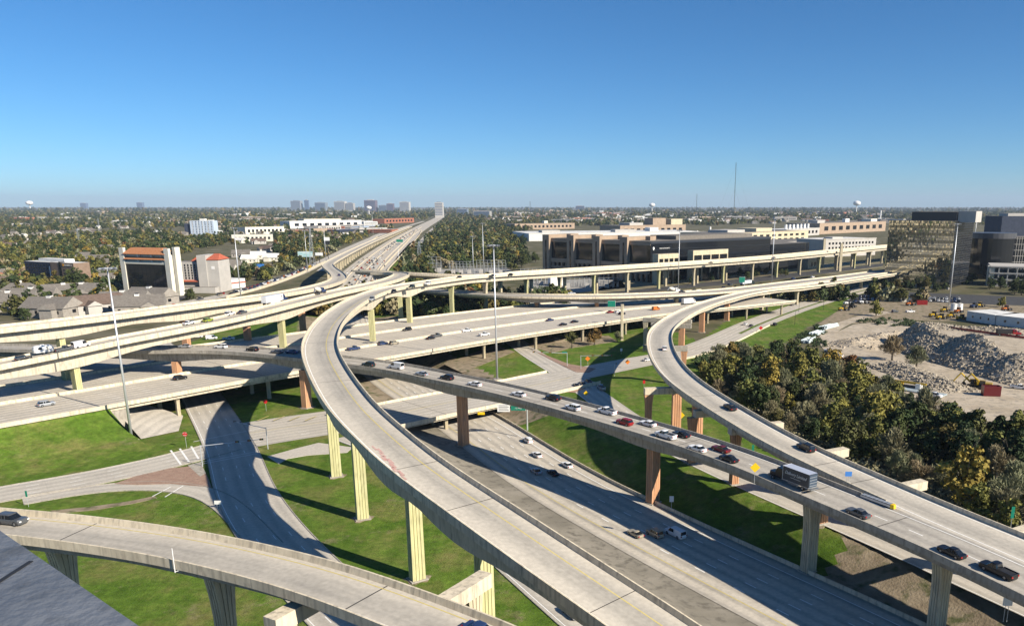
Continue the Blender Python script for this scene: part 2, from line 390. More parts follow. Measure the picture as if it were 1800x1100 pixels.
F2, _ = ground_road('service_road', 'narrow concrete road beside the grass under the big flyover', px=[(585,772),(640,792),(700,835),(770,898),(840,968),(910,1033),(985,1100),(1120,1220)], width=12.0, side=-1, z=.016,
    lines=((-5.2, YLINE, None, .14), (5.2, WLINE, None, .14)), curb=1)
F3, _ = ground_road('east_frontage_road', 'frontage road passing the junction and running under the two right-hand flyovers', px=[(868,575),(905,600),(940,625),(990,655),(1045,695),(1110,742),(1200,792),(1290,834),(1380,873),(1480,915),(1600,966),(1710,1015),(1880,1090),(2050,1170)], width=12, z=.018,
    lines=((-3.6, WLINE, (3, 12), .14), (0.1, WLINE, (3, 12), .14), (5.6, WLINE, None, .14)), curb=0)
F4, _ = ground_road('creek_road', 'service road bridging the creek behind the orange piers', px=[(985,663),(1060,648),(1130,634),(1200,622),(1265,598),(1330,568),(1400,542),(1470,521),(1560,498)], width=21, z=.03,
    lines=((-6.5, WLINE, (3, 12), .14), (-3, WLINE, (3, 12), .14), (.6, WLINE, (3, 12), .14)), curb=0)
gm = MB(); ribbon(gm, [q for q in F4 if q[0] > 90], 2.0, 4.2, GRASS, .03); tag(gm.build('verge'), 'thin grass strip splitting the creek road', kind='structure')
cb = MB(); cb.sweep([q for q in F4 if 30 < q[0] < 112], [(10.5, -1.2), (10.5, .9), (10.9, .9), (10.9, -1.2)], BARR)
tag(cb.build('bridge_rail'), 'pale concrete rail along the creek side of the service road', 'rail')
S2, _ = ground_road('bridge_street', 'wide street between the left junction and the bridge', px=[(425,765),(500,752),(580,742),(650,730)], width=33, z=.028, lines=((-1, YLINE, None, .16), (7.5, WLINE, (3, 9), .14), (11, WLINE, (3, 9), .14)))
ground_road('queue_road', 'frontage road packed with queueing cars left of the far highway', px=[(-250,625),(0,587),(200,553),(300,537),(400,518),(470,500),(530,478),(575,456),(612,437),(660,416),(705,401),(745,389)], width=17, z=.02, lines=((-2.8, WLINE, (3, 12), .2), (1, WLINE, (3, 12), .2)))
QD = frame(resample([P(x, y, .02) for x, y in ((0,587),(200,553),(300,537),(400,518),(470,500),(530,478),(575,456),(612,437),(660,416),(705,401))], 5, 8))
ground_road('slip_lane', 'white concrete slip lane right of the far highway', px=[(668,492),(676,474),(702,446),(722,424),(731,413),(736,404),(748,394)], width=13, z=.02)
for pxs, lab in (([(662,492),(670,474),(696,446),(717,424),(726,413),(731,404)], 'white parapet left of the far slip lane'), ([(675,492),(683,474),(708,447),(728,425),(737,414),(741,405)], 'white parapet right of the far slip lane'), ([(572,477),(606,450),(645,429),(664,416)], 'white parapet of the left slip ramp'), ([(398,524),(468,505),(527,483),(572,461)], 'pale wall between the queue road and the left flyover')):
    w_ = MB(); w_.sweep(frame(resample([P(x, y, 0) for x, y in pxs], 5, 6)), [(-.3, -.3), (-.2, 2.2), (.2, 2.2), (.3, -.3)], BARR); tag(w_.build('parapet_wall'), lab, 'wall')
ground_road('far_frontage', 'far frontage road right of the highway', px=[(700,490),(720,455),(738,428),(758,405),(775,392),(790,384)], width=11, z=.02)
ground_road('left_slip', 'pale slip ramp left of the far viaduct', px=[(565,476),(600,449),(640,428),(660,414),(690,404)], width=12, z=.03)
# paved islands and corners: thin slabs
def patch(name, label, px, mat, z=.05, th=.12, kind='structure'):
    pts = [P(x, y, 0) for x, y in px]; a = sum(p.x*q.y-q.x*p.y for p, q in zip(pts, pts[1:]+pts[:1]))
    if a < 0: pts = pts[::-1]
    mb = MB(); mb.prism([(p.x, p.y) for p in pts], z-th, z, mat); o = mb.build(name)
    return tag(o, label, kind=kind)
patch('paved_island', 'brown paved traffic island at the left junction', [(202,850),(235,838),(300,823),(352,818),(366,840),(372,856),(300,850),(240,852)], BRICKP, .14)
patch('island_corner', 'pale kerb corner of the left junction', [(330,818),(352,812),(362,832),(352,838)], GREYC, .15)
patch('paved_median', 'reddish paver median by the right junction signals', [(928,611),(948,620),(1000,640),(1048,648),(1035,655),(1012,654),(975,636)], BRICKP, .14)
patch('paved_nose', 'reddish paver nose in the right junction', [(990,678),(1010,674),(1030,682),(1010,690),(985,688)], BRICKP, .13)
patch('dirt_strip', 'trodden dirt strip under the interstate deck', [(780,640),(870,606),(905,618),(850,640),(812,655)], DIRT, .03)
patch('dirt_apron', 'bare dirt apron around the columns by the far lawn', [(925,608),(965,590),(1070,590),(1085,600),(1000,612),(972,620)], DIRT, .03)
patch('footpath', 'worn earth path crossing the lower left lawn', [(88,897),(160,890),(230,880),(272,871),(276,875),(232,885),(165,896),(100,902)], DIRT, .02)
patch('corner_walk', 'pale pavement at the head of the grass wedge', [(470,802),(520,788),(560,778),(620,786),(610,795),(540,800),(505,806),(490,815)], STREET, .05)
patch('gravel_yard', 'pale gravel yard of the substation', [(742,489),(752,474),(890,470),(905,480),(860,487)], noisy('pale gravel', (.26,.245,.22), (.36,.345,.31), .3), .03)
patch('gravel_yard_far', 'pale gravel yard under the viaduct', [(915,512),(935,494),(1090,488),(1100,505),(1020,514)], MATS['pale gravel'], .03)
patch('campus_lawn', 'dry lawn between the viaduct and the campus', [(1040,516),(1090,486),(1350,470),(1550,458),(1552,470),(1300,496)], noisy('dry lawn', (.20,.17,.10), (.28,.24,.15), .06, c3=(.10,.12,.04), scale3=.05), .03)
patch('campus_drive', 'grey drive along the campus below the viaduct', [(1060,515),(1330,487),(1552,463),(1552,468),(1335,495),(1090,517)], noisy('asphalt', (.045,.045,.047), (.07,.07,.07), .3), .05)
patch('hotel_lot', 'dark asphalt lot beside the glass front hotel', [(150,522),(165,492),(215,492),(330,520),(300,540),(210,532)], MATS['asphalt'], .03)
patch('brown_lot', 'bare brown lot behind the queue road', [(412,478),(425,465),(500,462),(520,470),(470,484)], DIRT, .03)
patch('office_lot', 'asphalt car park before the mirror office', [(1480,532),(1505,518),(1560,512),(1850,524),(1850,538),(1700,534),(1560,529)], MATS['asphalt'], .03)
SITE = noisy('pale crushed concrete', (.38,.315,.225), (.51,.435,.33), .08, c3=(.25,.22,.18), scale3=.4, bump=.5, bscale=1.5)
patch('site_yard', 'pale crushed concrete ground of the demolition site', [(1448,612),(1462,588),(1500,570),(1580,562),(1700,575),(1850,592),(1850,800),(1780,768),(1700,730),(1600,690),(1510,645)], SITE, .05)
patch('site_upper_yard', 'trampled dirt yard behind the demolition site', [(1435,572),(1470,548),(1500,530),(1560,528),(1850,540),(1850,562),(1700,565),(1580,562),(1500,568)], DIRT, .045)
ground_road('haul_road', 'pale haul road curving between the creek wood and the rubble', px=[(1560,548),(1500,562),(1462,580),(1452,600),(1470,622),(1530,652),(1600,686),(1700,733),(1800,778),(1900,825)], width=8.5, z=.07, mat=SITE)
cross = MB()
for x0, y0, x1, y1 in ((300,791,318,816),(316,788,332,811),(336,784,349,806)):
    a, b = P(x0, y0, .045), P(x1, y1, .045); d = (b-a).normalized(); n_ = Vector((-d.y, d.x, 0))*.3
    cross.poly([a-n_, b-n_, b+n_, a+n_], WLINE)
for x0, y0, x1, y1 in ((340,776,458,752),(352,812,452,793),(355,815,455,796),(268,872,300,855),(290,873,322,853),(947,657,974,674)):
    a, b = P(x0, y0, .06), P(x1, y1, .06); d = (b-a).normalized(); n_ = Vector((-d.y, d.x, 0))*.18
    cross.poly([a-n_, b-n_, b+n_, a+n_], WLINE)
tag(cross.build('crosswalk_lines'), 'white crossing and stop lines of the junctions', kind='structure')
chev = MB()
for i in range(4):
    a, b = P(452+i*28, 739-i*0, .56), P(472+i*28, 731-i*0, .56); d = (b-a).normalized(); n_ = Vector((-d.y, d.x, 0))*.25
    chev.poly([a-n_, b-n_, b+n_, a+n_], YLINE)
tag(chev.build('hatch_lines'), 'yellow hatching beside the bridge street kerb', kind='structure')
# ------------------------------------------------------------------ elevated roads
def pier_mesh(mb, x, y, z0, z1, ang, wa, wb, mat, flutes=3, flare=0.0, foot=True):
    ca, sa = math.cos(ang), math.sin(ang)
    def ring(z, ax, by, sh=0.0):
        pts = []
        cor = [(-ax, -by), (ax, -by), (ax, by), (-ax, by)]
        for k in range(4):
            p = cor[k]; q = cor[(k+1) % 4]; L = math.hypot(q[0]-p[0], q[1]-p[1]); dx, dy = (q[0]-p[0])/L, (q[1]-p[1])/L; nx, ny = -dy, dx
            pts.append(p)
            for f in range(flutes):
                c = L*(f+1)/(flutes+1); g = .10; dpt = .14
                for o, dd in ((-g, 0), (-g*.6, dpt), (g*.6, dpt), (g, 0)):
                    pts.append((p[0]+dx*(c+o)+nx*dd, p[1]+dy*(c+o)+ny*dd))
        return [(x+(u+sh)*ca-v*sa, y+(u+sh)*sa+v*ca, z) for u, v in pts]
    rings = [ring(z0, wa/2*1.04, wb/2*1.04), ring(z0+(z1-z0)*.62, wa/2, wb/2)]
    if flare:
        h = z1-z0
        for t in (.74, .84, .92, .97, 1.0):
            k = ((t-.62)/.38)**2.2*flare; rings.append(ring(z0+h*t, wa/2+k, wb/2, 0))
    else: rings.append(ring(z1, wa/2, wb/2))
    mb.loft(rings, mat)
    if z1-z0 > 9:
        g = 1.0; pl = [(x+u*ca-v*sa, y+u*sa+v*ca) for u, v in ((-wa/2-.5, -wb/2-.5), (wa/2+.5, -wb/2-.5), (wa/2+.5, wb/2+.5), (-wa/2-.5, wb/2+.5))]; mb.prism(pl, z0, z0+1.22, GREYC)
        rr_ = [(x+(wa*.9+.8*math.sin(k*2.3))*math.cos(k*.524), y+(wa*.9+.8*math.sin(k*1.7))*math.sin(k*.524)) for k in range(12)]; mb.prism(rr_, z0+.6, z0+1.0, DIRT)
def flyover(name, label, path, w, piers=(), gd=2.3, haunch=.55, deck=None, gird=None, barr=None, boxw=.44, lines=(), pier_kind=None, bents=(), joints=(), cat='flyover', base=None, beam=False, haunch_len=11, group=None, bar=None, otop=1.06, fascia=.42):
    """path: centre line frame. piers: list of (index, mat, wa, wb, flare)"""
    deck = deck or DECK; gird = gird or GIRD; barr = barr or BARR
    mid = path[len(path)//2]; root = thing(name, (mid[0], mid[1], 0), label, cat, group)
    ps = [path[p[0]][3] for p in piers if p[4] == 0 or haunch < .3]
    def depth(i):
        s = path[i][3]; k = max([0]+[math.exp(-((s-q)/haunch_len)**2) for q in ps]); return gd*(1+haunch*k)
    h = w/2
    if beam: sec = lambda i: [(-h, 0), (h, 0), (h, -.28), (h-.9, -.34), (h-1.0, -gd), (-h+1.0, -gd), (-h+.9, -.34), (-h, -.28)]
    else: sec = lambda i: [(-h, 0), (h, 0), (h, -.30), (h*boxw*otop, -.62), (h*boxw, -depth(i)), (-h*boxw, -depth(i)), (-h*boxw*otop, -.62), (-h, -.30)]
    mb = MB(); mb.sweep(path, sec, [deck]+[gird]*7); mb.build('deck', root)
    for s_ in (-1, 1):
        b = MB(); e = s_*h; i_ = s_*(h-.42); s0, s1 = (bar or {}).get(s_, (-1, 1e9))
        b.sweep(cut(path, s0, s1), [(e+s_*.04, -fascia), (e+s_*.04, .95), (e-s_*.22, .95), (i_+s_*.06, .28), (i_, .02), (i_, -.2), (e-s_*.3, -fascia)], barr); b.build('barrier', root)
    for off, m_, dash, wd in lines:
        l = MB(); line(l, path, off, m_, wd, .012, dash)
        if l.f: tag(l.build('lane_line', root), kind='stuff' if dash else None)
    for j in joints:
        q = path[j]; l = MB(); t = (-q[5], q[4]); hw = h-.45
        l.poly([(q[0]+q[4]*o+t[0]*u, q[1]+q[5]*o+t[1]*u, q[2]+.010+(path[min(j+1, len(path)-1)][2]-q[2])*0) for o, u in ((-hw, -.11), (hw, -.11), (hw, .11), (-hw, .11))], JOINT); l.build('expansion_joint', root)
    for k in piers:
        i, m_, wa, wb, fl = k[:5]; q = path[i]; off = k[5] if len(k) > 5 else 0
        x, y = q[0]+q[4]*off, q[1]+q[5]*off; z0 = (base if base is not None else zg(x, y))-1.0
        p_ = MB(); pier_mesh(p_, x, y, z0, q[2]-depth(i)+(0.02 if not beam else 0), math.atan2(q[5], q[4]), wa, wb, m_, 3, fl)
        p_.build('pier', root)
    for i, a, b, cols, mcap, mcol, *wide in bents:
        q = path[i]; t = (-q[5], q[4]); top = q[2]-.75 if wide else q[2]-gd+.25; c = MB()
        c.loft([[(q[0]+q[4]*o+t[0]*u, q[1]+q[5]*o+t[1]*u, z) for u, z in ((-1.1, top-2.1), (1.1, top-2.1), (1.1, top), (-1.1, top))] for o in (a, b)], mcap); c.build('cap_beam', root)
        for o in cols:
            x, y = q[0]+q[4]*o, q[1]+q[5]*o; p_ = MB(); pier_mesh(p_, x, y, zg(x, y)-1, top-2.1, math.atan2(q[5], q[4]), 2.0, 1.9, mcol, 3, .55); p_.build('pier', root)
    return root
def idx_px(path, pxs, z=0): return [nearest(path, *P(x, y, z)[:2]) for x, y in pxs]
def every(path, gap, s0=0, s1=1e9):
    res = []; s = s0
    while s < min(s1, path[-1][3]): res.append(min(range(len(path)), key=lambda i: abs(path[i][3]-s))); s += gap
    return res
def PB(path, x, y, z, mat, wa, wb, fl=0.0):
    p = P(x, y, z); i = nearest(path, p.x, p.y); q = path[i]; return (i, mat, wa, wb, fl, max(-2.6, min(2.6, (p.x-q[0])*q[4]+(p.y-q[1])*q[5])))
YP = lambda i: (i, YEL, 2.8, 2.1, 0.0)
OP = lambda i: (i, ORG, 3.0, 2.2, 0.0)
TP = lambda i: (i, TANP, 2.4, 1.9, .9)
# R1: the tall S-shaped flyover
R1w = 10.9
r1_left = [(1320,1290,16),(1190,1190,18),(1070,1100,20),(960,1025,22),(850,945,24),(760,880,25.5),(680,822,27.2),(620,765,28.8),(575,717,30),(545,665,31),(530,625,31.6),(530,600,31.8),(545,572,31.8),(570,548,31.5),(610,524,31),(660,506,30.4),(719,496,29.6),(803,485,28.0),(860,481,27.0),(969,475.5,24.2),(1050,470.5,22.5),(1125,466,21.5),(1240,459,21.2),(1350,451,21.4),(1431,443.5,22),(1556,432,22.6),(1700,420,22.6)]
R1 = edge_path(r1_left, 1, R1w, 4.0, 8)
r1p = idx_px(R1, [(888,1098),(730,1010),(637,910),(592,838)])+idx_px(R1, [(660,600),(743,567)], 9)
last = R1[max(r1p)][3]
r1p2 = every(R1, 46, last+62)
flyover('flyover_ramp', 'tall S-shaped flyover on yellow green piers sweeping through the middle', R1, R1w, [PB(R1, x, y, z, YEL, 2.7, 2.1) for x, y, z in ((888,1098,0),(730,1012,0),(637,910,0),(592,838,0),(660,600,9),(743,567,9))]+[(i, YEL if k % 2 == 0 else TANP, 2.4, 1.9, .9) for k, i in enumerate(r1p2)], gd=3.8, haunch=.6, haunch_len=14, boxw=.58, fascia=.8,
    lines=((-4.3, WLINE, None, .16), (1.9, YLINE, None, .16)), joints=idx_px(R1, [(885,1090)])+[nearest(R1, *P(570,673,31)[:2]), nearest(R1, *P(1020,1080,21)[:2]), nearest(R1, *P(750,815,27)[:2])]+every(R1, 58, 210))
# companion viaduct behind it, meeting it further right
r3_pts = [P(628,476,27.5),P(690,480,27),P(720,482,26.8),P(800,485.5,26),P(860,488,25)]
tail = [q for q in R1 if q[1] > 480 and q[0] > P(930,479,25).x]
r3_pts += [Vector((q[0]-q[4]*13.5, q[1]-q[5]*13.5, q[2]-.1)) for q in tail[::6]]
R3 = frame(resample(r3_pts, 5, 10))
flyover('companion_viaduct', 'grey viaduct running just behind the tall flyover towards the right', R3, 11, [(i, TANP, 2.3, 1.9, .8) for i in every(R3, 46, 120)], gd=2.4, haunch=.5)
# R2: upper left flyover carrying the white semi-trailer
r2_near = [(-330,706,17),(-150,672,20),(0,640,22.5),(102,621,24),(206,598,25.3),(260,588,26),(342,573,27),(429,555,28),(531,530,29),(603,512,29.5),(671,498,29.5),(704,489,29.2),(719,482,28.6),(719,478.5,28),(702,476.5,27.6),(665,476.5,27.2)]
R2 = edge_path(r2_near, -1, 10.9, 4.0, 10)
r2p = idx_px(R2, [(160,731)])+idx_px(R2, [(516,610)], 9); r2p += [nearest(R2, *P(700,489,28)[:2])]
flyover('truck_flyover', 'pale flyover at the left carrying the white semi-trailer truck', R2, 10.9, [YP(i) for i in r2p], gd=4.2, haunch=.5, haunch_len=20, boxw=.41, fascia=1.0, lines=((4.2, WLINE, None, .16), (-3.2, YLINE, None, .16)), joints=idx_px(R2, [(140,700)]))
# second left flyover, higher up, ending in the S bend beside the highway
rc = [P(-330,612,30),P(-150,594,31),P(0,578,31.5),P(131,564,31.5),P(260,547,31),P(330,538,30.5),P(400,530,30),P(487,518,29),P(545,508,28),P(582,498,26.5),P(597,490,25),P(592,481,23),P(580,472,21),P(576,465,18.5),P(590,456,15.5),P(625,438,12.5),P(660,422,10.5),P(700,406,9),P(722,398,6)]
RC = frame(resample(rc, 5, 14))
rcp = idx_px(RC, [(126,665)], 9); rcx = [nearest(RC, *P(x, y, 28)[:2]) for x, y in ((262,547),(400,531),(520,513))]
far = every(RC, 34, RC[nearest(RC, *P(576,465,18.5)[:2])][3]-60)
flyover('left_flyover', 'long pale flyover above the left edge ending in a snaking bend', RC, 10.9, [YP(i) for i in rcp]+[OP(i) for i in rcx]+[(i, TANP, 2.2, 1.8, .5) for i in far], gd=4.0, haunch=.45, haunch_len=20, boxw=.41, fascia=1.0, lines=((4.2, WLINE, None, .16),))
# R4: the low viaduct in the middle distance
r4_near = [(690,506,13),(760,512,14.5),(860,519,15.5),(940,521.5,16),(1010,522,16),(1080,521.3,15.8),(1167,518.6,15.2),(1240,515,14.6),(1300,510.5,14.2),(1360,504,13.6),(1430,495,13),(1500,487,12.6),(1580,476,12.4),(1700,462,12.4)]
R4 = edge_path(r4_near, -1, 19, 5, 10)
r4p = idx_px(R4, [(925,545),(1066,548)], 9); r4e = every(R4, 55, R4[r4p[-1]][3]+60)
flyover('crossing_viaduct', 'broad viaduct crossing behind the interstate decks', R4, 19, [(i, ORG, 3.0, 2.2, 0) for i in r4p]+[TP(i) for i in r4e], gd=2.4, haunch=.6, haunch_len=14, boxw=.45, gird=GREYC, lines=((-8.6, WLINE, None, .16), (8.6, YLINE, None, .16), (0, WLINE, (3, 12), .16)), deck=DECK2)
# R5: middle two-lane flyover full of cars
r5_near = [(-60,612,15.5),(120,615,17),(270,616,18.4),(360,615,19),(440,620,19.2),(520,629,19),(607,639,18.6),(683,650,18.2),(750,665,17.8),(808,676,17.4),(870,691,17),(931,706,16.6),(1000,725,16.2),(1100,754,15.6),(1175,777,15.2),(1245,801,14.9),(1325,832,14.6),(1385,860,14.3),(1490,903,13.9),(1637,967,13.4),(1800,1045,12.6),(1960,1125,11.6),(2100,1200,10.8)]
R5 = edge_path(r5_near, -1, 12.4, 4.0, 8)
r5p = idx_px(R5, [(300,668)], 8)+idx_px(R5, [(512,724)], 0)+idx_px(R5, [(822,784)], -5)+idx_px(R5, [(1145,870)], -3)
r5q = idx_px(R5, [(1413,983),(1657,1097)], -3)
sm5 = R5[nearest(R5, *P(1520,868,14.3)[:2])][3]
flyover('middle_flyover', 'two-lane flyover lined with cars running from the centre to the lower right', R5, 12.4, [PB(R5, x, y, z, ORG, 3.1, 2.3) for x, y, z in ((300,668,8),(512,724,0),(822,784,-5),(1145,870,-3))]+[(i, TANP, 2.9, 2.1, .7) for i in r5q], gd=3.0, haunch=.4, haunch_len=14, gird=GREYC, barr=GREYC, deck=DECK2, lines=((-5.2, WLINE, None, .16), (4.9, WLINE, None, .16), (0, WLINE, (3.2, 12), .16)), joints=r5q[:1]+every(R5, 60, 30), bar={-1: (-1, sm5)})
# R6: curved flyover on salmon piers
r6_left = [(1560,478,12.3),(1480,490,12.8),(1400,501,13.4),(1340,506,14),(1295,513.6,14.6),(1240,527.4,15.6),(1203,540,16.6),(1174,553.6,17.4),(1155,566,18),(1141,578,18.5),(1136,595,18.9),(1138,615,19),(1150,642,19),(1175,670,18.9),(1225,705,18.4),(1275,737,17.4),(1350,782,16.1),(1420,815,14.9)]
R6 = edge_path(r6_left, -1, 10.9, 4.0, 8)
R6 = frame(resample([Vector(q[:3]) for q in R6[::4]]+[Vector((q[0]-q[4]*11.45, q[1]-q[5]*11.45, q[2]-.012)) for q in R5 if q[3] > sm5+14][::4], 4.0, 10))
sm6 = R6[nearest(R6, *[(q[0]-q[4]*11.6, q[1]-q[5]*11.6) for q in R5 if q[3] > sm5][0])][3]
i6 = lambda x, y, z: nearest(R6, *P(x, y, z)[:2])
r6p = [i6(1420,507,13),i6(1365,514,13.6),i6(1300,527,14.4),i6(1255,540,15.4),i6(1215,556,16.6)]
flyover('right_curved_flyover', 'curved flyover on salmon piers sweeping round the right junction', R6, 10.9, [TP(r6p[0]), TP(r6p[1]), OP(r6p[2]), OP(r6p[3]), OP(r6p[4])]+[OP(i6(1228,690,18.5)), OP(i6(1190,660,18.9)), OP(i6(1455,808,16))], gd=2.2, haunch=.15, boxw=.7,
    bents=[(i6(1162,600,18.8), -12, 7, (-10.6,), GREYC, ORG), (i6(1180,563,17.6), -9, 12, (10.6,), GREYC, ORG), (i6(1195,556,17), -6, 21, (19.5,), GREYC, TANP), (i6(1205,668,18.8), -5, 13, (11.5,), BARR, ORG), (i6(1262,706,18.2), -8, 6, (6.5,), BARR, ORG), (i6(1322,742,17.0), -11.5, 5, (3,), BARR, ORG, 1), (i6(1425,795,15.4), -15, 4, (-12,), BARR, ORG, 1), (i6(1556,848,14.3), -15.5, 4, (-12.5,), BARR, TANP, 1), (i6(1745,935,13.4), -14, 4, (-11.5,), BARR, TANP, 1)],
    lines=((-4.1, WLINE, None, .16), (4.1, WLINE, None, .16)), joints=[i6(1290,722,17.6), i6(1500,836,15.4)]+every(R6, 60, 20), bar={1: (-1, sm6)})
gore = MB(); ga = [q for q in R5 if sm5-4 < q[3] < sm5+90]
for q0, q1 in zip(ga, ga[1:]):
    pts_ = []
    for q in (q0, q1):
        m_ = R6[nearest(R6, q[0]-q[4]*11.4, q[1]-q[5]*11.4)]
        pts_.append(((q[0]-q[4]*6.0, q[1]-q[5]*6.0, q[2]-.006), (m_[0]+m_[4]*5.3, m_[1]+m_[5]*5.3, min(m_[2], q[2]+.3)-.006)))
    gore.poly([pts_[0][0], pts_[1][0], pts_[1][1], pts_[0][1]], DECK2, [(9, q0[3]), (9, q1[3]), (10.8, q1[3]), (10.8, q0[3])])
gr_ = gore.build('gore_slab', None); gr_.parent = bpy.data.objects['right_curved_flyover']; gr_.matrix_parent_inverse = Matrix.Translation(-bpy.data.objects['right_curved_flyover'].location)
smear = MB(); q0 = R1[nearest(R1, *P(690,818,27)[:2])]; tx, ty = -q0[5], q0[4]
for k in range(9):
    u0, u1 = k*2.0-9, k*2.0-6.6; o_ = -3.9+k*.14+.3*math.sin(k*2.1); wd_ = .22+.22*math.sin(k*.39)
    smear.poly([(q0[0]+tx*u+q0[4]*o, q0[1]+ty*u+q0[5]*o, q0[2]+.03+u*(R1[nearest(R1, *P(690,818,27)[:2])+1][2]-q0[2])/4.0) for u, o in ((u0, o_-wd_), (u1, o_-wd_*.7), (u1+.3, o_+wd_), (u0-.3, o_+wd_*.8))], MATS.get('pink smear') or noisy('pink smear', (.50,.25,.22), (.55,.42,.36), 1.2))
sm_ = smear.build('paint_smear', bpy.data.objects['flyover_ramp']); tag(sm_, kind='stuff')
# R7: nearest ramp at the lower left
r7_far = [(-420,868,26),(-200,876,26.5),(0,891,27),(165,906,27),(325,927.5,27),(450,951,27),(600,987,27),(720,1027,26.8),(825,1065,26.4),(900,1095,26),(1050,1160,25),(1250,1260,23)]
R7 = edge_path(r7_far, 1, 9.0, 3.0, 8)
i7 = lambda x, y: nearest(R7, *P(x, y, 27)[:2])
flyover('near_ramp', 'nearest ramp crossing the lower left corner', R7, 9.0, [(i7(120,928), TANP, 2.3, 1.8, 1.0), (i7(395,972), TANP, 2.3, 1.8, 1.0)], gd=1.9, haunch=.1, gird=GREYC, boxw=.62, lines=((3.2, WLINE, None, .13), (-3.2, YLINE, None, .13)), joints=[i7(140,928), i7(665,1047)],
    bents=[(i7(712,1058), -17, 4, (-13.5, 3), BARR, TANP), (i7(585,1010), -4, 7.5, (5.5,), BARR, TANP)])
# interstate decks
ib = [P(-620,850,10),P(-300,795,10),P(15,742,10),P(140,720,10),P(307,690,10),P(437,665,10),P(560,645,10),P(670,628.5,10),P(744,615.5,10),P(860,596,10),P(976,578,10),P(1120,557,10),P(1200,547,10),P(1290,538.5,10),P(1400,527,10)]
IN = frame([p-Vector((0, 0, 1)) for p in resample(ib, 6, 16)])
icols = [i for i in every(IN, 37, IN[nearest(IN, *P(315,692,10)[:2])][3])]
def interstate(label, o0, o1, cols=True, name='interstate_deck'):
    c = -(o0+o1)/2; wd = o1-o0
    path = frame([Vector(q[:3]) for q in shift(IN, c)])
    n = int((wd-4)/3.66)
    ln = [(-wd/2+2.2, WLINE, None, .18), (wd/2-2.2, YLINE, None, .18)]+[(-wd/2+2.2+3.66*(k+1), WLINE, (3.2, 12), .16) for k in range(n-1)]
    pl = []
    if cols:
        for i in icols:
            for off in (-wd/2+3.0, 0, wd/2-3.0):
                x, y = path[i][0]+path[i][4]*off, path[i][1]+path[i][5]*off
                if abs(signed_m75(x, y)) > 14.5: pl.append((i, TANP, 1.15, 1.1, .35, off))
    return flyover(name, label, path, wd, pl, gd=1.7, haunch=0, deck=HWY, beam=True, lines=ln, joints=[icols[i] for i in range(1, len(icols), 3)], cat='highway deck', group='parallel interstate decks')
interstate('nearest of the wide interstate decks crossing from left to right', 0, 33)
interstate('middle interstate deck behind the first median barrier', 33.9, 64)
interstate('farthest interstate deck beneath the crossing viaduct', 64.9, 96, True)
# earth bank that carries the interstate at the left
cutoff = IN[nearest(IN, *P(188,711,10)[:2])][3]; bk = MB(); bi = [q for q in IN if q[3] <= cutoff]
bk.sweep(bi, [(30, -9.3), (17, -7.6), (8, -4.6), (1.2, -1.5), (.2, -.6), (.2, -9.3)], GRASS); tag(bk.build('earth_bank'), 'grass bank beside the interstate at the left', kind='structure')
bk2 = MB(); bk2.sweep([q for q in IN if q[3] <= cutoff+10], [(-.5, -1.75), (-.5, -9.2), (-95.5, -9.2), (-95.5, -1.75)], GREYC); tag(bk2.build('abutment'), 'concrete abutment carrying the interstate decks', 'abutment')
fan = MB(); fp = [P(186,716,7.0), P(216,735,3.6), P(248,771,.12), P(314,757,.12), P(322,730,.12), P(262,712,4.2), P(222,704,7.0)]
fan.poly(fp[::-1], STREET, [(p.x, p.y) for p in fp[::-1]]); tag(fan.build('slope_paving'), 'smooth concrete fan of slope paving at the interstate bridge end', kind='structure')
# the street bridge over the sunken highway
ub_far = [(575,725,.35),(610,718,.6),(658,709,.7),(735,693,.7),(782,686,.7),(880,667,.6),(960,651,.4)]
UB = edge_path(ub_far, 1, 33.5, 5, 10)
flyover('street_bridge', 'wide street bridge over the sunken highway under the middle flyover', UB, 33.5, [(i, TANP, 1.1, 1.1, .3, off) for i in [nearest(UB, *P(770,745,-4)[:2])] for off in (-13, -4.5, 4.5, 13)], gd=1.25, haunch=0, beam=True, deck=STREET, lines=((-1, YLINE, None, .2), (-8.5, WLINE, (3, 9), .15), (7.5, WLINE, (3, 9), .15), (11.2, WLINE, (3, 9), .15)), joints=idx_px(UB, [(745,715),(700,725)], .7), cat='bridge')
# ------------------------------------------------------------------ buildings
GLASSD = plain('dark facade glass', (.012, .014, .018), .08, 0, .8)
MIRROR = plain('mirror facade glass', (.58, .56, .46), .04, .9)
NAVY = noisy('navy cladding', (.03, .04, .065), (.045, .055, .085), .3)
TAUPE = noisy('brown cladding', (.20, .14, .10), (.26, .185, .135), .3)
CREAM = noisy('cream render', (.62, .59, .49), (.70, .67, .57), .15)
LGREY = noisy('light grey render', (.42, .40, .365), (.48, .455, .415), .15)
TANB = noisy('tan stone cladding', (.33, .245, .175), (.40, .305, .22), .15)
ROOFG = noisy('grey shingle', (.15, .135, .115), (.21, .19, .165), .6, c3=(.11, .10, .09), scale3=3)
ROOFB = noisy('brown shingle', (.12, .085, .065), (.17, .125, .10), .6)
ROOFR = noisy('red clay tile', (.36, .085, .05), (.45, .13, .07), .8)
ROOFO = noisy('orange clay tile', (.42, .17, .075), (.52, .235, .11), .8)
ROOFW = noisy('white roof membrane', (.62, .61, .58), (.75, .74, .70), .08, c3=(.45, .44, .42), scale3=.2)
BRICKR = noisy('red brick', (.30, .11, .065), (.38, .16, .10), 1.0)
SIDING = noisy('white siding', (.62, .61, .57), (.72, .71, .67), .5)
BLUEW = noisy('pale blue render', (.42, .50, .60), (.52, .60, .70), .2)
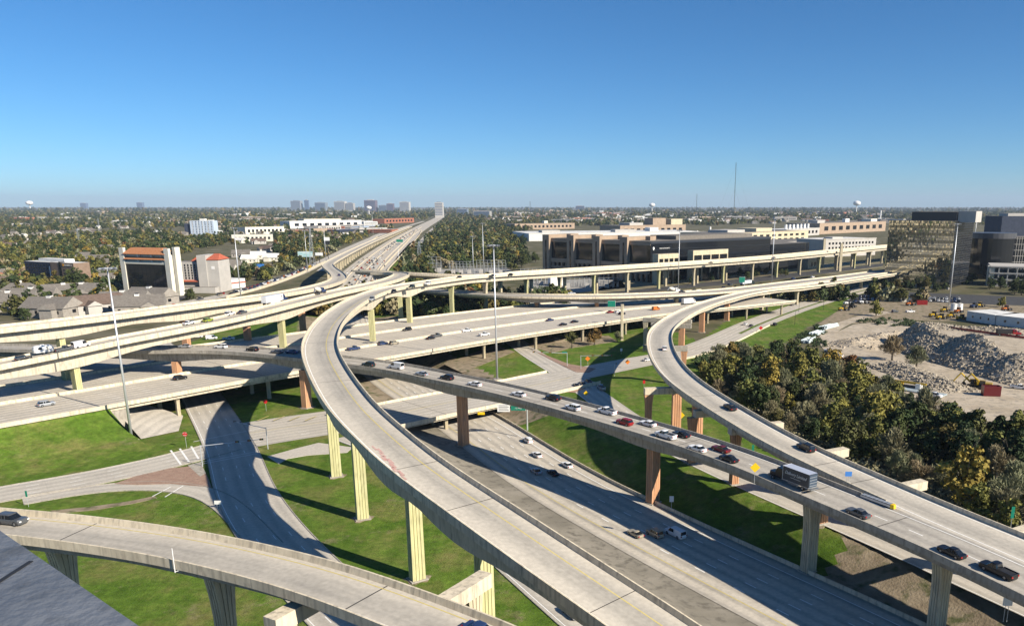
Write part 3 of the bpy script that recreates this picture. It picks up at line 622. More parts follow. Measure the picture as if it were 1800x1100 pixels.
def frame_at(pl, pr, ytop=None, h=None):
    """near facade from sight point pl to pr on the ground; local x along it, local y away from the camera"""
    A = P(pl[0], pl[1], 0); B = P(pr[0], pr[1], 0); d = B-A; W = d.length; ang = math.atan2(d.y, d.x)
    if h is None:
        M = (A+B)/2; a = (CP*M.y+SP*H)  # depth of the foot
        b = (ytop-CY)/F                 # solve for the height whose sight line passes ytop
        h = H-(M.y*(SP+b*CP)/(CP-b*SP))
    return A, ang, W, h
def bld(name, label, pl, pr, ytop=None, h=None, cat='building', group=None):
    A, ang, W, h = frame_at(pl, pr, ytop, h)
    return thing(name, A, label, cat, group, ang), W, h
def part(root, name, fn, smooth=False):
    mb = MB(); fn(mb); return mb.build(name, root, local=True, smooth=smooth)
def boxp(root, name, x0, x1, y0, y1, z0, z1, mat, top=None): return part(root, name, lambda m: m.box(x0, x1, y0, y1, z0, z1, mat, top))
def gable(mb, x0, x1, y0, y1, z0, z1, rise, wall, roof, ov=.5, axis='x'):
    """walls and a pitched roof in one go; ridge along x or y"""
    mb.box(x0, x1, y0, y1, z0, z1, wall)
def roof_mesh(mb, x0, x1, y0, y1, z, rise, roof, wall, axis='x', hip=0.0, ov=.5, th=.25):
    X0, X1, Y0, Y1 = x0-ov, x1+ov, y0-ov, y1+ov
    if axis == 'x':
        ym = (y0+y1)/2; a = [(X0, Y0, z), (X1, Y0, z), (X1, Y1, z), (X0, Y1, z), (X0+hip*(X1-X0)*.5, ym, z+rise), (X1-hip*(X1-X0)*.5, ym, z+rise)]
        fs = [(0, 1, 5, 4), (2, 3, 4, 5)]; ends = [(3, 0, 4), (1, 2, 5)]
    else:
        xm = (x0+x1)/2; a = [(X0, Y0, z), (X1, Y0, z), (X1, Y1, z), (X0, Y1, z), (xm, Y0+hip*(Y1-Y0)*.5, z+rise), (xm, Y1-hip*(Y1-Y0)*.5, z+rise)]
        fs = [(1, 2, 5, 4), (3, 0, 4, 5)]; ends = [(0, 1, 4), (2, 3, 5)]
    n = len(mb.v); mb.v += a
    for f in fs: mb.face([n+i for i in f], roof)
    for f in ends: mb.face([n+i for i in f], roof if hip else wall)
    mb.face((n+3, n+2, n+1, n), wall)
def windows(root, x0, x1, z0, z1, nx, nz, y=-.06, fw=.6, fh=.6, mat=None, axis='x', at=0.0, name='window', th=.1):
    """a grid of windows, each its own part sharing one mesh; axis x: on a face looking along -y, axis y: on a face looking along +x"""
    cw = (x1-x0)/nx; ch = (z1-z0)/nz; mb = MB(); a = cw*fw/2; b = ch*fh/2
    if axis == 'x': mb.box(-a, a, -th, th*.4, -b, b, mat or GLASSD)
    else: mb.box(-th*.4, th, -a, a, -b, b, mat or GLASSD)
    first = None
    for i in range(nx):
        for k in range(nz):
            u = x0+cw*(i+.5); v = z0+ch*(k+.5); loc = (u, y, v) if axis == 'x' else (at, u, v)
            if first is None: first = mb.build(name, root, local=True); first.location = loc
            else: share(first, name, root, loc)
# white framed hotel with a dark glass front
r, W, h = bld('glass_front_hotel', 'white framed hotel block with a dark glass front and orange tiled roof', (219,517), (305,521), 436)
D = 12; e = 5.0
boxp(r, 'side_wall', 0, e, 0, 2.5, 0, h, CREAM); boxp(r, 'side_wall', W-e, W, 0, 2.5, 0, h, CREAM)
boxp(r, 'body', e*.4, W-e*.4, 2.6, D, 0, h*.86, CREAM)
boxp(r, 'glass_wall', e, W-e, .9, 2.4, h*.10, h*.66, GLASSD)
windows(r, e, W-e, h*.12, h*.64, 10, 9, .9, .9, .86, plain('hotel glass pane', (.015, .017, .022), .06, 0, .9), th=.12)
boxp(r, 'spandrel', e, W-e, .4, 2.4, h*.66, h*.71, CREAM)
boxp(r, 'plinth_beam', e, W-e, .4, 2.4, h*.05, h*.10, CREAM)
part(r, 'roof_skirt', lambda m: [m.loft([[(e, -.6, h*.755), (W-e, -.6, h*.755), (W-e, 2.6, h*.80), (e, 2.6, h*.80)], [(e, -.6, h*.765), (W-e, -.6, h*.765), (W-e, 2.6, h*.815), (e, 2.6, h*.815)]], ROOFO)])
part(r, 'roof', lambda m: m.loft([[(e-1, -.6, h*.87), (W-e+1, -.6, h*.87), (W-e+1, D, h*.87), (e-1, D, h*.87)], [(e+5, D*.3, h*1.0), (W-e-5, D*.3, h*1.0), (W-e-5, D*.7, h*1.0), (e+5, D*.7, h*1.0)]], ROOFO))
for zz in (.73, .83):
    for k in range(1, 3): boxp(r, 'post', e+(W-2*e)*k/3-.9, e+(W-2*e)*k/3+.9, .5, 2.4, h*(zz-.02), h*(zz+.045), CREAM)
boxp(r, 'corner_fin', W-1.2, W+1.8, 5.5, D-1, 0, h*1.02, CREAM)
# grey hotel with red roofs
r, W, h = bld('grey_hotel', 'grey hotel with vertical window bays and small red roofs', (310,514), (388,514), 452)
boxp(r, 'wing', 0, W*.56, 4, 22, 0, h*.86, LGREY, ROOFG)
boxp(r, 'tower', W*.54, W*.74, 0, 24, 0, h*1.05, LGREY)
boxp(r, 'block', W*.735, W, 1, 24, 0, h*.9, LGREY, ROOFG)
part(r, 'tower_roof', lambda m: roof_mesh(m, W*.735, W, 1, 24, h*.92, 5, ROOFR, ROOFR, hip=.6))
part(r, 'canopy_roof', lambda m: m.loft([[(-1, 1, h*.30), (W*.6, 1, h*.30), (W*.6, 4, h*.33), (-1, 4, h*.33)], [(-1, 1, h*.31), (W*.6, 1, h*.31), (W*.6, 4, h*.345), (-1, 4, h*.345)]], ROOFR))
part(r, 'rear_roof', lambda m: roof_mesh(m, W*.3, W*.5, 10, 20, h*.87, 3, ROOFR, LGREY, hip=.5))
windows(r, 1, W*.54, h*.36, h*.80, 7, 6, 4, .42, .78)
boxp(r, 'entrance_block', W*.1, W*.95, -6, 3.9, 0, h*.16, LGREY, ROOFG)
boxp(r, 'sign_panel', W*.84, W*.91, .8, .98, h*.66, h*.74, WHITEP)
# white sheds beside it
r, W, h = bld('white_shed', 'long white shed with a red edge beside the grey hotel', (372,512), (432,505), 492)
boxp(r, 'wall', 0, W, 0, 16, 0, h, SIDING, ROOFW); boxp(r, 'trim', -.2, W+.2, -.3, 16.2, h*.55, h*.68, ROOFR)
# navy and brown hotel
r, W, h = bld('brown_hotel', 'navy and brown hotel with a white flat roof and a sunburst sign', (48,492), (136,498), 461)
boxp(r, 'navy_wing', 0, W*.55, 0, 18, 0, h, NAVY, ROOFW); boxp(r, 'brown_wing', W*.55, W, -1.2, 15, 0, h*1.02, TAUPE, ROOFW)
boxp(r, 'dark_strip', W*.72, W*.76, -1.5, 3, 0, h*1.06, GLASSD); boxp(r, 'white_strip', W*.50, W*.515, -.4, .2, h*.2, h*.8, WHITEP)
boxp(r, 'penthouse', W*.2, W*.72, 5, 15, h, h*1.16, WHITEP, ROOFW)
windows(r, 1, W*.48, h*.12, h*.92, 9, 5, 0, .45, .5); windows(r, W*.78, W*.99, h*.1, h*.72, 4, 4, -1.2, .4, .5)
part(r, 'sunburst_sign', lambda m: m.loft([[(W*.80+1.2*math.cos(t), y_, h*.90+1.2*math.sin(t)) for t in [2*math.pi*k/12 for k in range(12)]] for y_ in (-1.3, -1.5)], plain('sign orange', (.80, .36, .02), .5)))
def text_part(root, txt, loc, size, mat, rot=(R(90), 0, 0), shear=0.0, name='lettering', extrude=.04, sx=1.0):
    cu = bpy.data.curves.new(name, 'FONT'); cu.body = txt; cu.size = size; cu.extrude = extrude; cu.shear = shear; cu.align_x = 'CENTER'; cu.align_y = 'CENTER'; cu.resolution_u = 2
    t = bpy.data.objects.new('tmp', cu); COL.objects.link(t)
    me = bpy.data.meshes.new_from_object(t.evaluated_get(bpy.context.evaluated_depsgraph_get())); COL.objects.unlink(t); bpy.data.objects.remove(t); bpy.data.curves.remove(cu)
    me.materials.clear(); me.materials.append(mat); me.name = name
    o = bpy.data.objects.new(name, me); COL.objects.link(o); o.parent = root; o.location = loc; o.rotation_euler = rot; o.scale = (sx, 1, 1)
    return o
text_part(r, 'LA QUINTA', (W*.90, -1.45, h*.90), 2.2, WHITEP)
# blue white apartment tower
r, W, h = bld('apartment_tower', 'pale blue white apartment tower standing among the trees', (336,413), (377,413), 388)
boxp(r, 'tower', 0, W, 0, 26, 0, h, BLUEW, ROOFW); boxp(r, 'side_wing', -W*.3, -.1, 6, 26, 0, h*.8, NAVY, ROOFW)
boxp(r, 'roof_block', W*.4, W*.62, 4, 16, h, h*1.14, SIDING, ROOFW); boxp(r, 'roof_box', W*.75, W*.95, 4, 16, h, h*1.05, SIDING, ROOFW)
windows(r, W*.05, W*.98, h*.05, h*.97, 7, 8, 0, .3, .55)
for k in range(4): boxp(r, 'pier_strip', W*(.22*k+.1)-.5, W*(.22*k+.1)+.5, -.5, -.13, 0, h*.99, SIDING)
# tan stone office campus with dark glass bays
r, W, h = bld('campus_building', 'long tan stone office building with four towers and dark glass bays', (958,482), (1142,496), 421)
bays = 4; bw = W/bays; D = 46
for k in range(bays):
    x = k*bw; tw = bw*.27
    boxp(r, 'stone_tower', x, x+tw, -3.5, D, 0, h*1.09, TANB); boxp(r, 'tower_slot', x+tw*.42, x+tw*.62, -3.7, -3.45, 0, h*.95, GLASSD)
    boxp(r, 'roof_beam', x+tw, x+bw, 0, D-.5, h*.90, h*1.0, TANB, ROOFG)
    boxp(r, 'glass_bay', x+tw, x+bw, 1.2, D-1, h*.46, h*.90, GLASSD)
    boxp(r, 'stone_sill', x+tw, x+bw, -1.5, D-1, h*.36, h*.46, TANB); boxp(r, 'lower_glass', x+tw, x+bw, 1.0, D-1, 0, h*.36, GLASSD)
    for q in range(4): boxp(r, 'stone_post', x+tw+(bw-tw)*(q+.5)/4-.7, x+tw+(bw-tw)*(q+.5)/4+.7, -1.2, 1, 0, h*.36, TANB)
    boxp(r, 'spandrel', x+tw, x+bw, -.9, 1, h*.19, h*.26, TANB)
    boxp(r, 'roof_plant', x+bw*.45, x+bw*.62, D*.4, D*.6, h, h*1.1, TANB)
# dark glass wing with the company lettering
r, W, h = bld('dark_office', 'low black glass office wing with white lettering near its roof', (1143,496), (1352,478), 420)
boxp(r, 'glass_block', 0, W, .3, 60, 0, h*.94, GLASSD, ROOFG); boxp(r, 'parapet', -.3, W+.3, 0, 60.3, h*.94, h, plain('dark parapet', (.035, .04, .05), .3), ROOFG)
for z in (.2, .4, .6, .78): boxp(r, 'floor_band', 0, W, .05, .29, h*z, h*z+.5, plain('band %.1f' % z, (.02, .024, .03), .25))
boxp(r, 'roof_step', W*.25, W*.9, 12, 50, h, h*1.10, ROOFG, ROOFG)
text_part(r, 'TEXAS INSTRUMENTS', (W*.10, -.12, h*.82), 1.6, WHITEP)
part(r, 'emblem', lambda m: m.loft([[(W*.02+dx, y_, h*.82+dz) for dx, dz in ((-1.3, .9), (-.3, 1.9), (.9, 1.4), (1.3, 0), (.4, -.9), (.2, -2.0), (-.7, -1.0))] for y_ in (-.02, -.14)], WHITEP))
def stone_frame(pl, pr, yt, lab):
    r, W, h = bld('stone_arcade', lab, pl, pr, yt)
    n = 4; boxp(r, 'beam', 0, W, 0, 8, h*.84, h, TANP, ROOFG); boxp(r, 'rail', 0, W, .1, 8, h*.42, h*.56, TANP); boxp(r, 'dark_glass', .1, W-.1, 1.2, 7.8, 0, h*.84, GLASSD)
    for k in range(n+1): boxp(r, 'post', (W-1.4)*k/n, (W-1.4)*k/n+1.4, -.1, 7.9, 0, h*.84, TANP)
stone_frame((1156,500), (1193,497), 446, 'pale stone window frame block below the lettering on the dark office')
stone_frame((1217,494), (1278,489), 439, 'longer pale stone window frame block at the right of the dark office')
r, W, h = bld('dark_annex', 'dark glass annex with a tan porch right of the black office', (1354,476), (1420,470), 428)
boxp(r, 'glass_block', 0, W, 0, 50, 0, h, GLASSD, ROOFG); boxp(r, 'porch', W*.72, W*1.05, -14, -.1, 0, h*.4, TANP, ROOFG)
windows(r, W*.8, W*1.03, h*.05, h*.3, 3, 1, -14, .6, .6)
# mirror glass office block at the right
r, W, h = bld('mirror_office', 'mirror glass office block reflecting the site, largest building at the right', (1553,502), (1667,509), 388)
D = 62
SPAND = plain('spandrel glass', (.30, .29, .22), .08, .8)
def curtain(m):
    nx, nz = 46, 26; z0 = h*.07
    for i in range(nx):
        for k in range(nz):
            x0, x1 = W*i/nx+.12, W*(i+1)/nx-.12; za, zb = z0+(h-z0)*k/nz+.12, z0+(h-z0)*(k+1)/nz-.12
            tx, tz = random.gauss(0, .004), random.gauss(-.012, .004); a, b = tx*(x1-x0), tz*(zb-za)
            m.poly([(x0, -.25-a-b, za), (x1, -.25+a-b, za), (x1, -.25+a+b, zb), (x0, -.25-a+b, zb)], MIRROR if (k+1) % 3 else SPAND)
def curtain2(m):
    ny, nz = 30, 26; z0 = h*.07
    for i in range(ny):
        for k in range(nz):
            y0, y1 = D*i/ny+.12, D*(i+1)/ny-.12; za, zb = z0+(h-z0)*k/nz+.12, z0+(h-z0)*(k+1)/nz-.12
            a, b = random.gauss(0, .004)*(y1-y0), random.gauss(0, .006)*(zb-za)
            m.poly([(W+.25-a-b, y0, za), (W+.25+a-b, y1, za), (W+.25+a+b, y1, zb), (W+.25-a+b, y0, zb)], GLASSD)
boxp(r, 'frame', 0, W, 0, D, h*.065, h, plain('mullion grey', (.10, .105, .11), .4, .3), ROOFG)
tag(part(r, 'mirror_panes', curtain), kind='stuff'); tag(part(r, 'side_panes', curtain2), kind='stuff')
boxp(r, 'roof_screen', W*.3, W*.97, 8, 40, h, h*1.13, plain('roof screen dark', (.03, .032, .036), .35), ROOFG); boxp(r, 'stair_block', W*.98, W*1.0+14, 10, 30, h*.98, h*1.14, LGREY)
for k in range(5): boxp(r, 'column', (W-2)*k/4, (W-2)*k/4+2, .3, 2.3, -.5, h*.065, LGREY)
boxp(r, 'lobby_glass', 3, W-3, 4, D-2, 0, h*.065, GLASSD)
# darker round office behind and the car park
r, W, h = bld('round_office', 'dark office with a rounded glass corner behind the mirror block', (1716,492), (1830,492), 412)
part(r, 'drum', lambda m: m.loft([[(22*math.cos(t)+24, 22*math.sin(t)+24, z) for t in [2*math.pi*k/28 for k in range(28)]] for z in (0, h)], GLASSD))
boxp(r, 'wing', 40, W, 10, 44, 0, h*.93, GLASSD, ROOFG)
part(r, 'crown_band', lambda m: m.loft([[(22.4*math.cos(t)+24, 22.4*math.sin(t)+24, z) for t in [2*math.pi*k/28 for k in range(28)]] for z in (h*.90, h*1.02)], plain('crown band', (.07, .07, .075), .4)))
part(r, 'mullions', lambda m: [m.box(40+i*2.6, 40.3+i*2.6, 9.7, 9.95, 0, h*.93, LGREY) for i in range(int((W-40)/2.6))]+[m.box(40, W, 9.6, 9.94, z*h, z*h+.35, LGREY) for z in (.12, .25, .38, .51, .64, .77, .9)])
r, W, h = bld('parking_garage', 'open concrete parking garage at the right edge', (1737,503), (1850,507), 471)
for k in range(4): boxp(r, 'floor_slab', 0, W, 0, 50, h*k/3-.1, h*k/3+1.1, LGREY)
for k in range(8):
    for y_ in (.3, 24, 48): boxp(r, 'column', W*k/7-.5, W*k/7+.5, y_, y_+1, -.5, h, LGREY)
boxp(r, 'stair_core', -2, 4, 2, 10, 0, h*1.05, CREAM)
r, W, h = bld('dark_block', 'long dark block on the horizon behind the mirror office', (1755,440), (1900,440), 380)
boxp(r, 'block', 0, W, 0, 60, 0, h, NAVY, ROOFG); boxp(r, 'roof_plant', W*.1, W*.5, 10, 40, h, h*1.08, LGREY)
# site offices
for i, (a, b, lab) in enumerate((((1698,564), (1748,572), 'long white site trailer beside the yellow diggers'), ((1749,572), (1830,582), 'long white site trailer at the right edge'))):
    r, W, h = bld('site_trailer', lab, a, b, h=6.5, cat='trailer', group='white site trailers')
    boxp(r, 'body', .2, W-.2, 0, 22, .3, h, SIDING, ROOFW); windows(r, 2, W-2, 2, 5, 3, 1, 0, .16, .5); boxp(r, 'roof_edge', 0, W, -.3, 22.3, h, h+.35, WHITEP, ROOFW)
# campus sheds, plants and offices between the viaduct and the horizon
def block(name, lab, pl, pr, yt, D, wall, roof, wins=None, extra=(), cat='building', group=None):
    r, W, h = bld(name, lab, pl, pr, yt, cat=cat, group=group)
    boxp(r, 'wall', 0, W, 0, D, 0, h, wall, roof); boxp(r, 'parapet', -.4, W+.4, -.4, .05, h-.2, h+.9, wall)
    if wins: windows(r, W*.04, W*.96, h*.12, h*.9, wins[0], wins[1], 0, .55, .5)
    for x0, x1, y0, y1, z1, m_ in extra: boxp(r, 'roof_unit', W*x0, W*x1, D*y0, D*y1, h, h*z1, m_)
    return r
block('white_warehouse', 'very long white roofed warehouse behind the tan campus', (930,424), (1240,420), 409, 170, SIDING, ROOFW, None, ((.1,.2,.3,.5,1.3,LGREY), (.5,.62,.2,.4,1.35,LGREY), (.75,.8,.5,.7,1.5,WHITEP)))
block('tan_plant', 'tan plant building with two stacks behind the campus', (1090,415), (1205,412), 396, 90, TANB, ROOFG, (10, 1), ((.55,.75,.2,.6,1.7,TANB), (.8,.98,.1,.5,1.6,TANP), (.2,.4,.2,.7,1.25,LGREY)))
block('low_office', 'low tan office among trees left of the white warehouse', (905,404), (1010,402), 393, 70, TANB, ROOFG, (14, 1), ((.5,.56,.1,.3,1.5,CREAM),))
block('tan_terrace', 'tan terraced plant with roof machinery behind the dark office', (1280,432), (1420,424), 408, 120, TANP, ROOFG, (12, 2), ((.1,.3,.2,.6,1.25,LGREY), (.5,.7,.3,.7,1.3,TANP)))
block('white_pipes_plant', 'pale plant with tall white pipes on its roof', (1382,417), (1440,413), 402, 60, LGREY, ROOFW, (8, 1), tuple((.1+.11*k, .14+.11*k, .2, .26, 1.6, WHITEP) for k in range(7)))
block('brown_plant', 'brown flat plant left of the mirror office', (1440,412), (1556,406), 391, 100, TANB, ROOFG, (9, 1), ((.1,.2,.3,.5,1.2,LGREY), (.5,.56,.3,.4,1.35,WHITEP), (.8,.9,.1,.4,1.3,CREAM)))
block('slat_office', 'white slatted office with trees before it left of the mirror block', (1450,452), (1538,448), 420, 60, LGREY, ROOFW, (14, 3), ((.3,.5,.3,.6,1.1,LGREY),))
block('grey_shed', 'wide grey roofed shed right of the dark annex', (1370,448), (1460,442), 424, 80, LGREY, ROOFG, (8, 2))
for i, (x, y, yt, rr, lab) in enumerate(((1113,405,390,4.5,'stout white storage tank behind the warehouse'),(952,402,393,3,'small white tank by the low office'),(1227,420,406,2.2,'slim white silo, left of a pair'),(1250,414,399,2.4,'tall slim white silo right of the pair'),(1549,388,370,3.6,'tall white silo left of the mirror block'))):
    A, ang, W, h = frame_at((x-2, y), (x+2, y), yt); t = thing('storage_tank', A, lab, 'tank', 'white tanks and silos')
    part(t, 'shell', lambda m: m.loft([[(rr*math.cos(a_), rr*math.sin(a_), z) for a_ in [2*math.pi*k/14 for k in range(14)]] for z in (0, h)], WHITEP)); part(t, 'dome', lambda m: m.loft([[(rr*s*math.cos(a_), rr*s*math.sin(a_), h+z) for a_ in [2*math.pi*k/14 for k in range(14)]] for s, z in ((1.02, 0), (.75, rr*.3), (.1, rr*.45))], LGREY))
# retail sheds along the far highway
for a in (('retail_shed', 'white retail shed with a blue front left of the far highway', (510,402), (636,399), 388, 60, SIDING, ROOFW), ('flat_store', 'long flat white store among trees at the far left of the highway', (408,425), (480,424), 413, 50, CREAM, ROOFW),
          ('brick_store', 'low red brick store beside the far highway', (676,393), (728,391), 384, 60, BRICKR, ROOFG), ('dark_store', 'low dark fronted store near the highway bend', (598,413), (632,411), 403, 40, NAVY, ROOFW),
          ('grey_store', 'low grey store with a pale roof near the highway bend', (560,408), (600,406), 397, 50, LGREY, ROOFG), ('blue_store', 'small blue roofed store beside the highway bend', (640,405), (660,403), 398, 40, BLUEW, plain('blue roof', (.12, .25, .40), .5)),
          ('apartment_row', 'cream apartment row with grey roof at the centre left', (432,413), (500,411), 399, 40, CREAM, ROOFG), ('far_hall', 'cream hall with a grey roof in the far left trees', (535,396), (600,395), 385, 60, CREAM, ROOFG)):
    block(*a[:6], a[6], a[7], (9, 1))
# skyline
SKYM = [plain('skyline %d' % i, c, .5) for i, c in enumerate(((.30,.32,.34), (.12,.17,.26), (.42,.40,.36), (.16,.13,.16), (.5,.48,.44), (.22,.26,.30)))]
for i, (x0, x1, yb, yt, m_, lab) in enumerate(((512,529,372,353,0,'framed grey tower at the left end of the skyline'),(536,543,372,352,1,'slim blue tower of the skyline'),(554,573,372,356,5,'grey slab tower of the skyline'),(588,607,372,354,4,'wide cream tower of the skyline'),(608,622,372,357,2,'low cream tower beside the wide cream one'),(641,661,374,352,3,'dark rounded tower in the middle of the skyline'),(680,692,374,358,3,'brown stepped tower of the skyline'),(703,720,374,355,4,'white topped tower of the skyline'),(765,779,383,356,4,'white slab tower standing alone at the right of the skyline'),(832,862,383,371,2,'low cream slab right of the lone white tower'),(803,822,379,367,5,'low grey block right of the lone white tower'),(142,152,368,357,1,'small dark block on the left horizon'),(241,251,368,356,1,'second small dark block on the left horizon'),(1012,1027,371,362,3,'brick red block on the far horizon'),(666,680,374,361,5,'low grey tower beside the dark rounded one'))):
    r, W, h = bld('skyline_tower', lab, (x0, yb), (x1, yb), yt, cat='tower', group='distant skyline towers')
    boxp(r, 'shaft', 0, W, 0, W*.7, 0, h, SKYM[m_]); boxp(r, 'cap', W*.25, W*.75, W*.1, W*.5, h, h*1.05, SKYM[(m_+1) % 6])
    part(r, 'window_bands', lambda m: [m.box(W*.05, W*.95, -W*.03, -W*.004, h*z, h*z+h*.035, SKYM[1]) for z in [.2+.1*k for k in range(8)]])
# water towers and masts
for i, (x, yb, yt, lab) in enumerate(((56,372,353,'white water tower on the left horizon'),(1148,374,357,'white water tower on the middle horizon'),(1507,374,353,'white water tower on the right horizon'),(651,378,362,'small white water tower in front of the skyline'))):
    A, ang, W, h = frame_at((x-2, yb), (x+2, yb), yt); t = thing('water_tower', A, lab, 'water tower', 'water towers on the horizon'); rr = h*.32
    part(t, 'tank', lambda m: m.loft([[(rr*s*math.cos(a_), rr*s*math.sin(a_), h*z) for a_ in [2*math.pi*k/16 for k in range(16)]] for s, z in ((.25, .6), (.8, .66), (1, .78), (.9, .9), (.5, .97), (.08, 1))], WHITEP), True)
    part(t, 'stem', lambda m: m.tube((0, 0, 0), (0, 0, h*.65), rr*.16, rr*.12, WHITEP, 10))
for i, (x, yb, yt, lab, wd) in enumerate(((1292,378,286,'very tall thin radio mast in front of the horizon',2.2),(1226,376,341,'shorter radio mast left of the tall one',1.6),(934,374,354,'thin radio mast above the middle horizon',1.6))):
    A, ang, W, h = frame_at((x-2, yb), (x+2, yb), yt); t = thing('radio_mast', A, lab, 'mast', 'radio masts'); s = wd*A.y/3000
    part(t, 'lattice', lambda m: [m.tube((dx*s, dy*s, 0), (dx*s, dy*s, h), .16*s, .16*s, DARKST, 4) for dx, dy in ((-.5, 0), (.5, 0), (0, .8))]+[m.tube((-.5*s, 0, h*k/30), (.5*s, 0, h*(k+1)/30), .1*s, .1*s, DARKST, 3) for k in range(30)])
    part(t, 'guy_wire', lambda m: [m.tube((0, 0, h*f), (sx*h*.35*f, 0, 0), .05*s, .05*s, DARKST, 3) for f in (.5, .95) for sx in (-1, 1)])
# ------------------------------------------------------------------ houses
def house_mesh(seed, wall, roof, two=False):
    rr = random.Random(seed); m1 = MB(); m2 = MB(); W, D, h = 13+rr.random()*6, 10+rr.random()*3, 2.7+(1.2 if two else 0)
    m1.box(-W/2, W/2, -D/2, D/2, -.3, h, wall); roof_mesh(m2, -W/2, W/2, -D/2, D/2, h, 3.6+rr.random(), roof, wall, 'x', 0 if rr.random() < .4 else .5)
    a = rr.choice((-1, 1))*W*.22; m1.box(a-2.6, a+2.6, -D/2-3, -D/2+.2, -.3, h*.98, wall); roof_mesh(m2, a-2.6, a+2.6, -D/2-3, 0, h*.98, 1.9, roof, wall, 'y')
    m3 = MB()
    for k in range(4): u = -W/2+W*(k+.5)/4; m3.box(u-.5, u+.5, -D/2-.06, -D/2+.05, h-2.2, h-.9, GLASSD)
    m3.box(W/2-.05, W/2+.06, -1, 1, h-2.2, h-.9, GLASSD)
    return [m1, m2, m3]
TAUPEH = noisy('taupe siding', (.27, .245, .21), (.36, .33, .29), .5)
HK = []
for s, (wl_, rf) in enumerate(((TAUPEH, ROOFG), (CREAM, ROOFG), (LGREY, ROOFB), (BRICKR, ROOFG), (CREAM, ROOFW), (LGREY, ROOFG))):
    HK.append([(nm, mb) for nm, mb in zip(('wall', 'roof', 'window_panes'), house_mesh(s, wl_, rf, s % 2 == 0))])
HM = {}; HP = []
def place_house(kind, loc, rz, label, group, sc_=1.0, chim=False):
    HP.append((loc[0], loc[1], 11*sc_)); t = thing('house', loc, label, 'house', group, rz); t.scale = (sc_, sc_, sc_)
    for nm, mb in HK[kind]:
        if (kind, nm) not in HM: HM[(kind, nm)] = o_ = mb.build(nm, t, local=True); nm == 'window_panes' and tag(o_, kind='stuff')
        else: o_ = share(HM[(kind, nm)], nm, t); nm == 'window_panes' and tag(o_, kind='stuff')
    if chim:
        if 'ch' not in HM: HM['ch'] = part(t, 'chimney', lambda m: [m.box(-1.5, .3, -.9, .9, 3, 8.2, SIDING), m.box(-1.2, 0, -.6, .6, 8.2, 8.6, DARKST)])
        else: share(HM['ch'], 'chimney', t)
    return t
near_houses = [(22,545,.35,0,'shingled townhouse at the left edge above the flyover'),(62,537,.2,0,'townhouse with a white gable, second from the left edge'),(95,556,-.1,0,'wide grey roofed townhouse just above the left flyover barrier'),(118,528,.6,0,'townhouse with a white chimney left of the lamp mast'),(150,527,.1,0,'townhouse with twin white chimneys behind the left lamp mast'),(172,549,.9,2,'townhouse touching the lamp mast at the left flyover'),(222,544,.15,0,'townhouse with a broad roof in front of the glass front hotel'),(268,536,-.2,0,'townhouse with skylit roof before the glass front hotel'),(248,552,.4,0,'low townhouse roof beside the flyover below the hotel'),(40,523,.1,5,'grey roof behind the first townhouse row'),(15,487,.5,3,'red brick house at the left edge beside the navy hotel'),(160,487,-.2,3,'red brick house right of the brown hotel'),(185,497,.3,1,'cream house in the hotel shade'),(10,505,.2,2,'brown roofed house in the trees at the left edge'),(175,462,.1,0,'grey roofed row house left of the glass front hotel'),(195,468,.1,5,'second grey roofed row house left of the hotel'),(150,455,.2,5,'grey house in trees behind the brown hotel'),(398,480,.2,1,'cream house right of the grey hotel'),(410,470,.4,5,'grey roofed house behind the right of the grey hotel'),(440,462,.1,4,'white house with yellow walls near the lamp mast'),(455,455,.3,4,'white bungalow right of the lamp mast'),(478,459,.1,4,'white house in the row by the brown lot'),(425,452,.2,0,'white gabled house in trees behind the lamp mast')]
for x, y, rz, k, lab in near_houses:
    p = P(x, y, 0); place_house(k, (p.x, p.y, 0), rz, lab, 'houses and townhouses at the left', 1.75 if y > 515 else 1.4, k in (0, 5) and y > 515)
hr = random.Random(11); nh = 0
def FZ(x, y):
    a_ = next(n for lim, n in ((90, 'at the left edge'), (190, 'above the brown hotel'), (320, 'above the glass front hotel'), (400, 'around the apartment tower'), (500, 'left of the cream apartment row'), (600, 'above the retail shed'), (860, 'left of the far highway'), (1000, 'above the low office'), (1150, 'above the white warehouse'), (1300, 'near the radio masts'), (1450, 'above the tan terraced plant'), (9999, 'left of the mirror office')) if x < lim)
    return a_+(', far back' if y < 384 else ', midway back' if y < 405 else ', in front')
while nh < 285:
    if hr.random() < .55: x, y = hr.uniform(0, 640), 378+66*hr.random()**1.2
    else: x, y = hr.uniform(860, 1560), 374+20*hr.random()
    if 190 < x < 420 and y > 415: continue
    p = P(x, y, 0)
    if abs(p.x-(-350-(p.y-1430)*.17)) < 120: continue
    hk = hr.choice((0, 1, 2, 2, 4, 5, 5)); place_house(hk, (p.x, p.y, 0), hr.uniform(-.6, .6), '%s house among far trees %s' % (('white grey-roofed', 'cream grey-roofed', 'grey brown-roofed', 'brick', 'white-roofed cream', 'plain grey')[hk], FZ(x, y)), 'small houses among the far trees', hr.uniform(1.1, 1.5)*(1+max(0, p.y-2500)/4000)); nh += 1

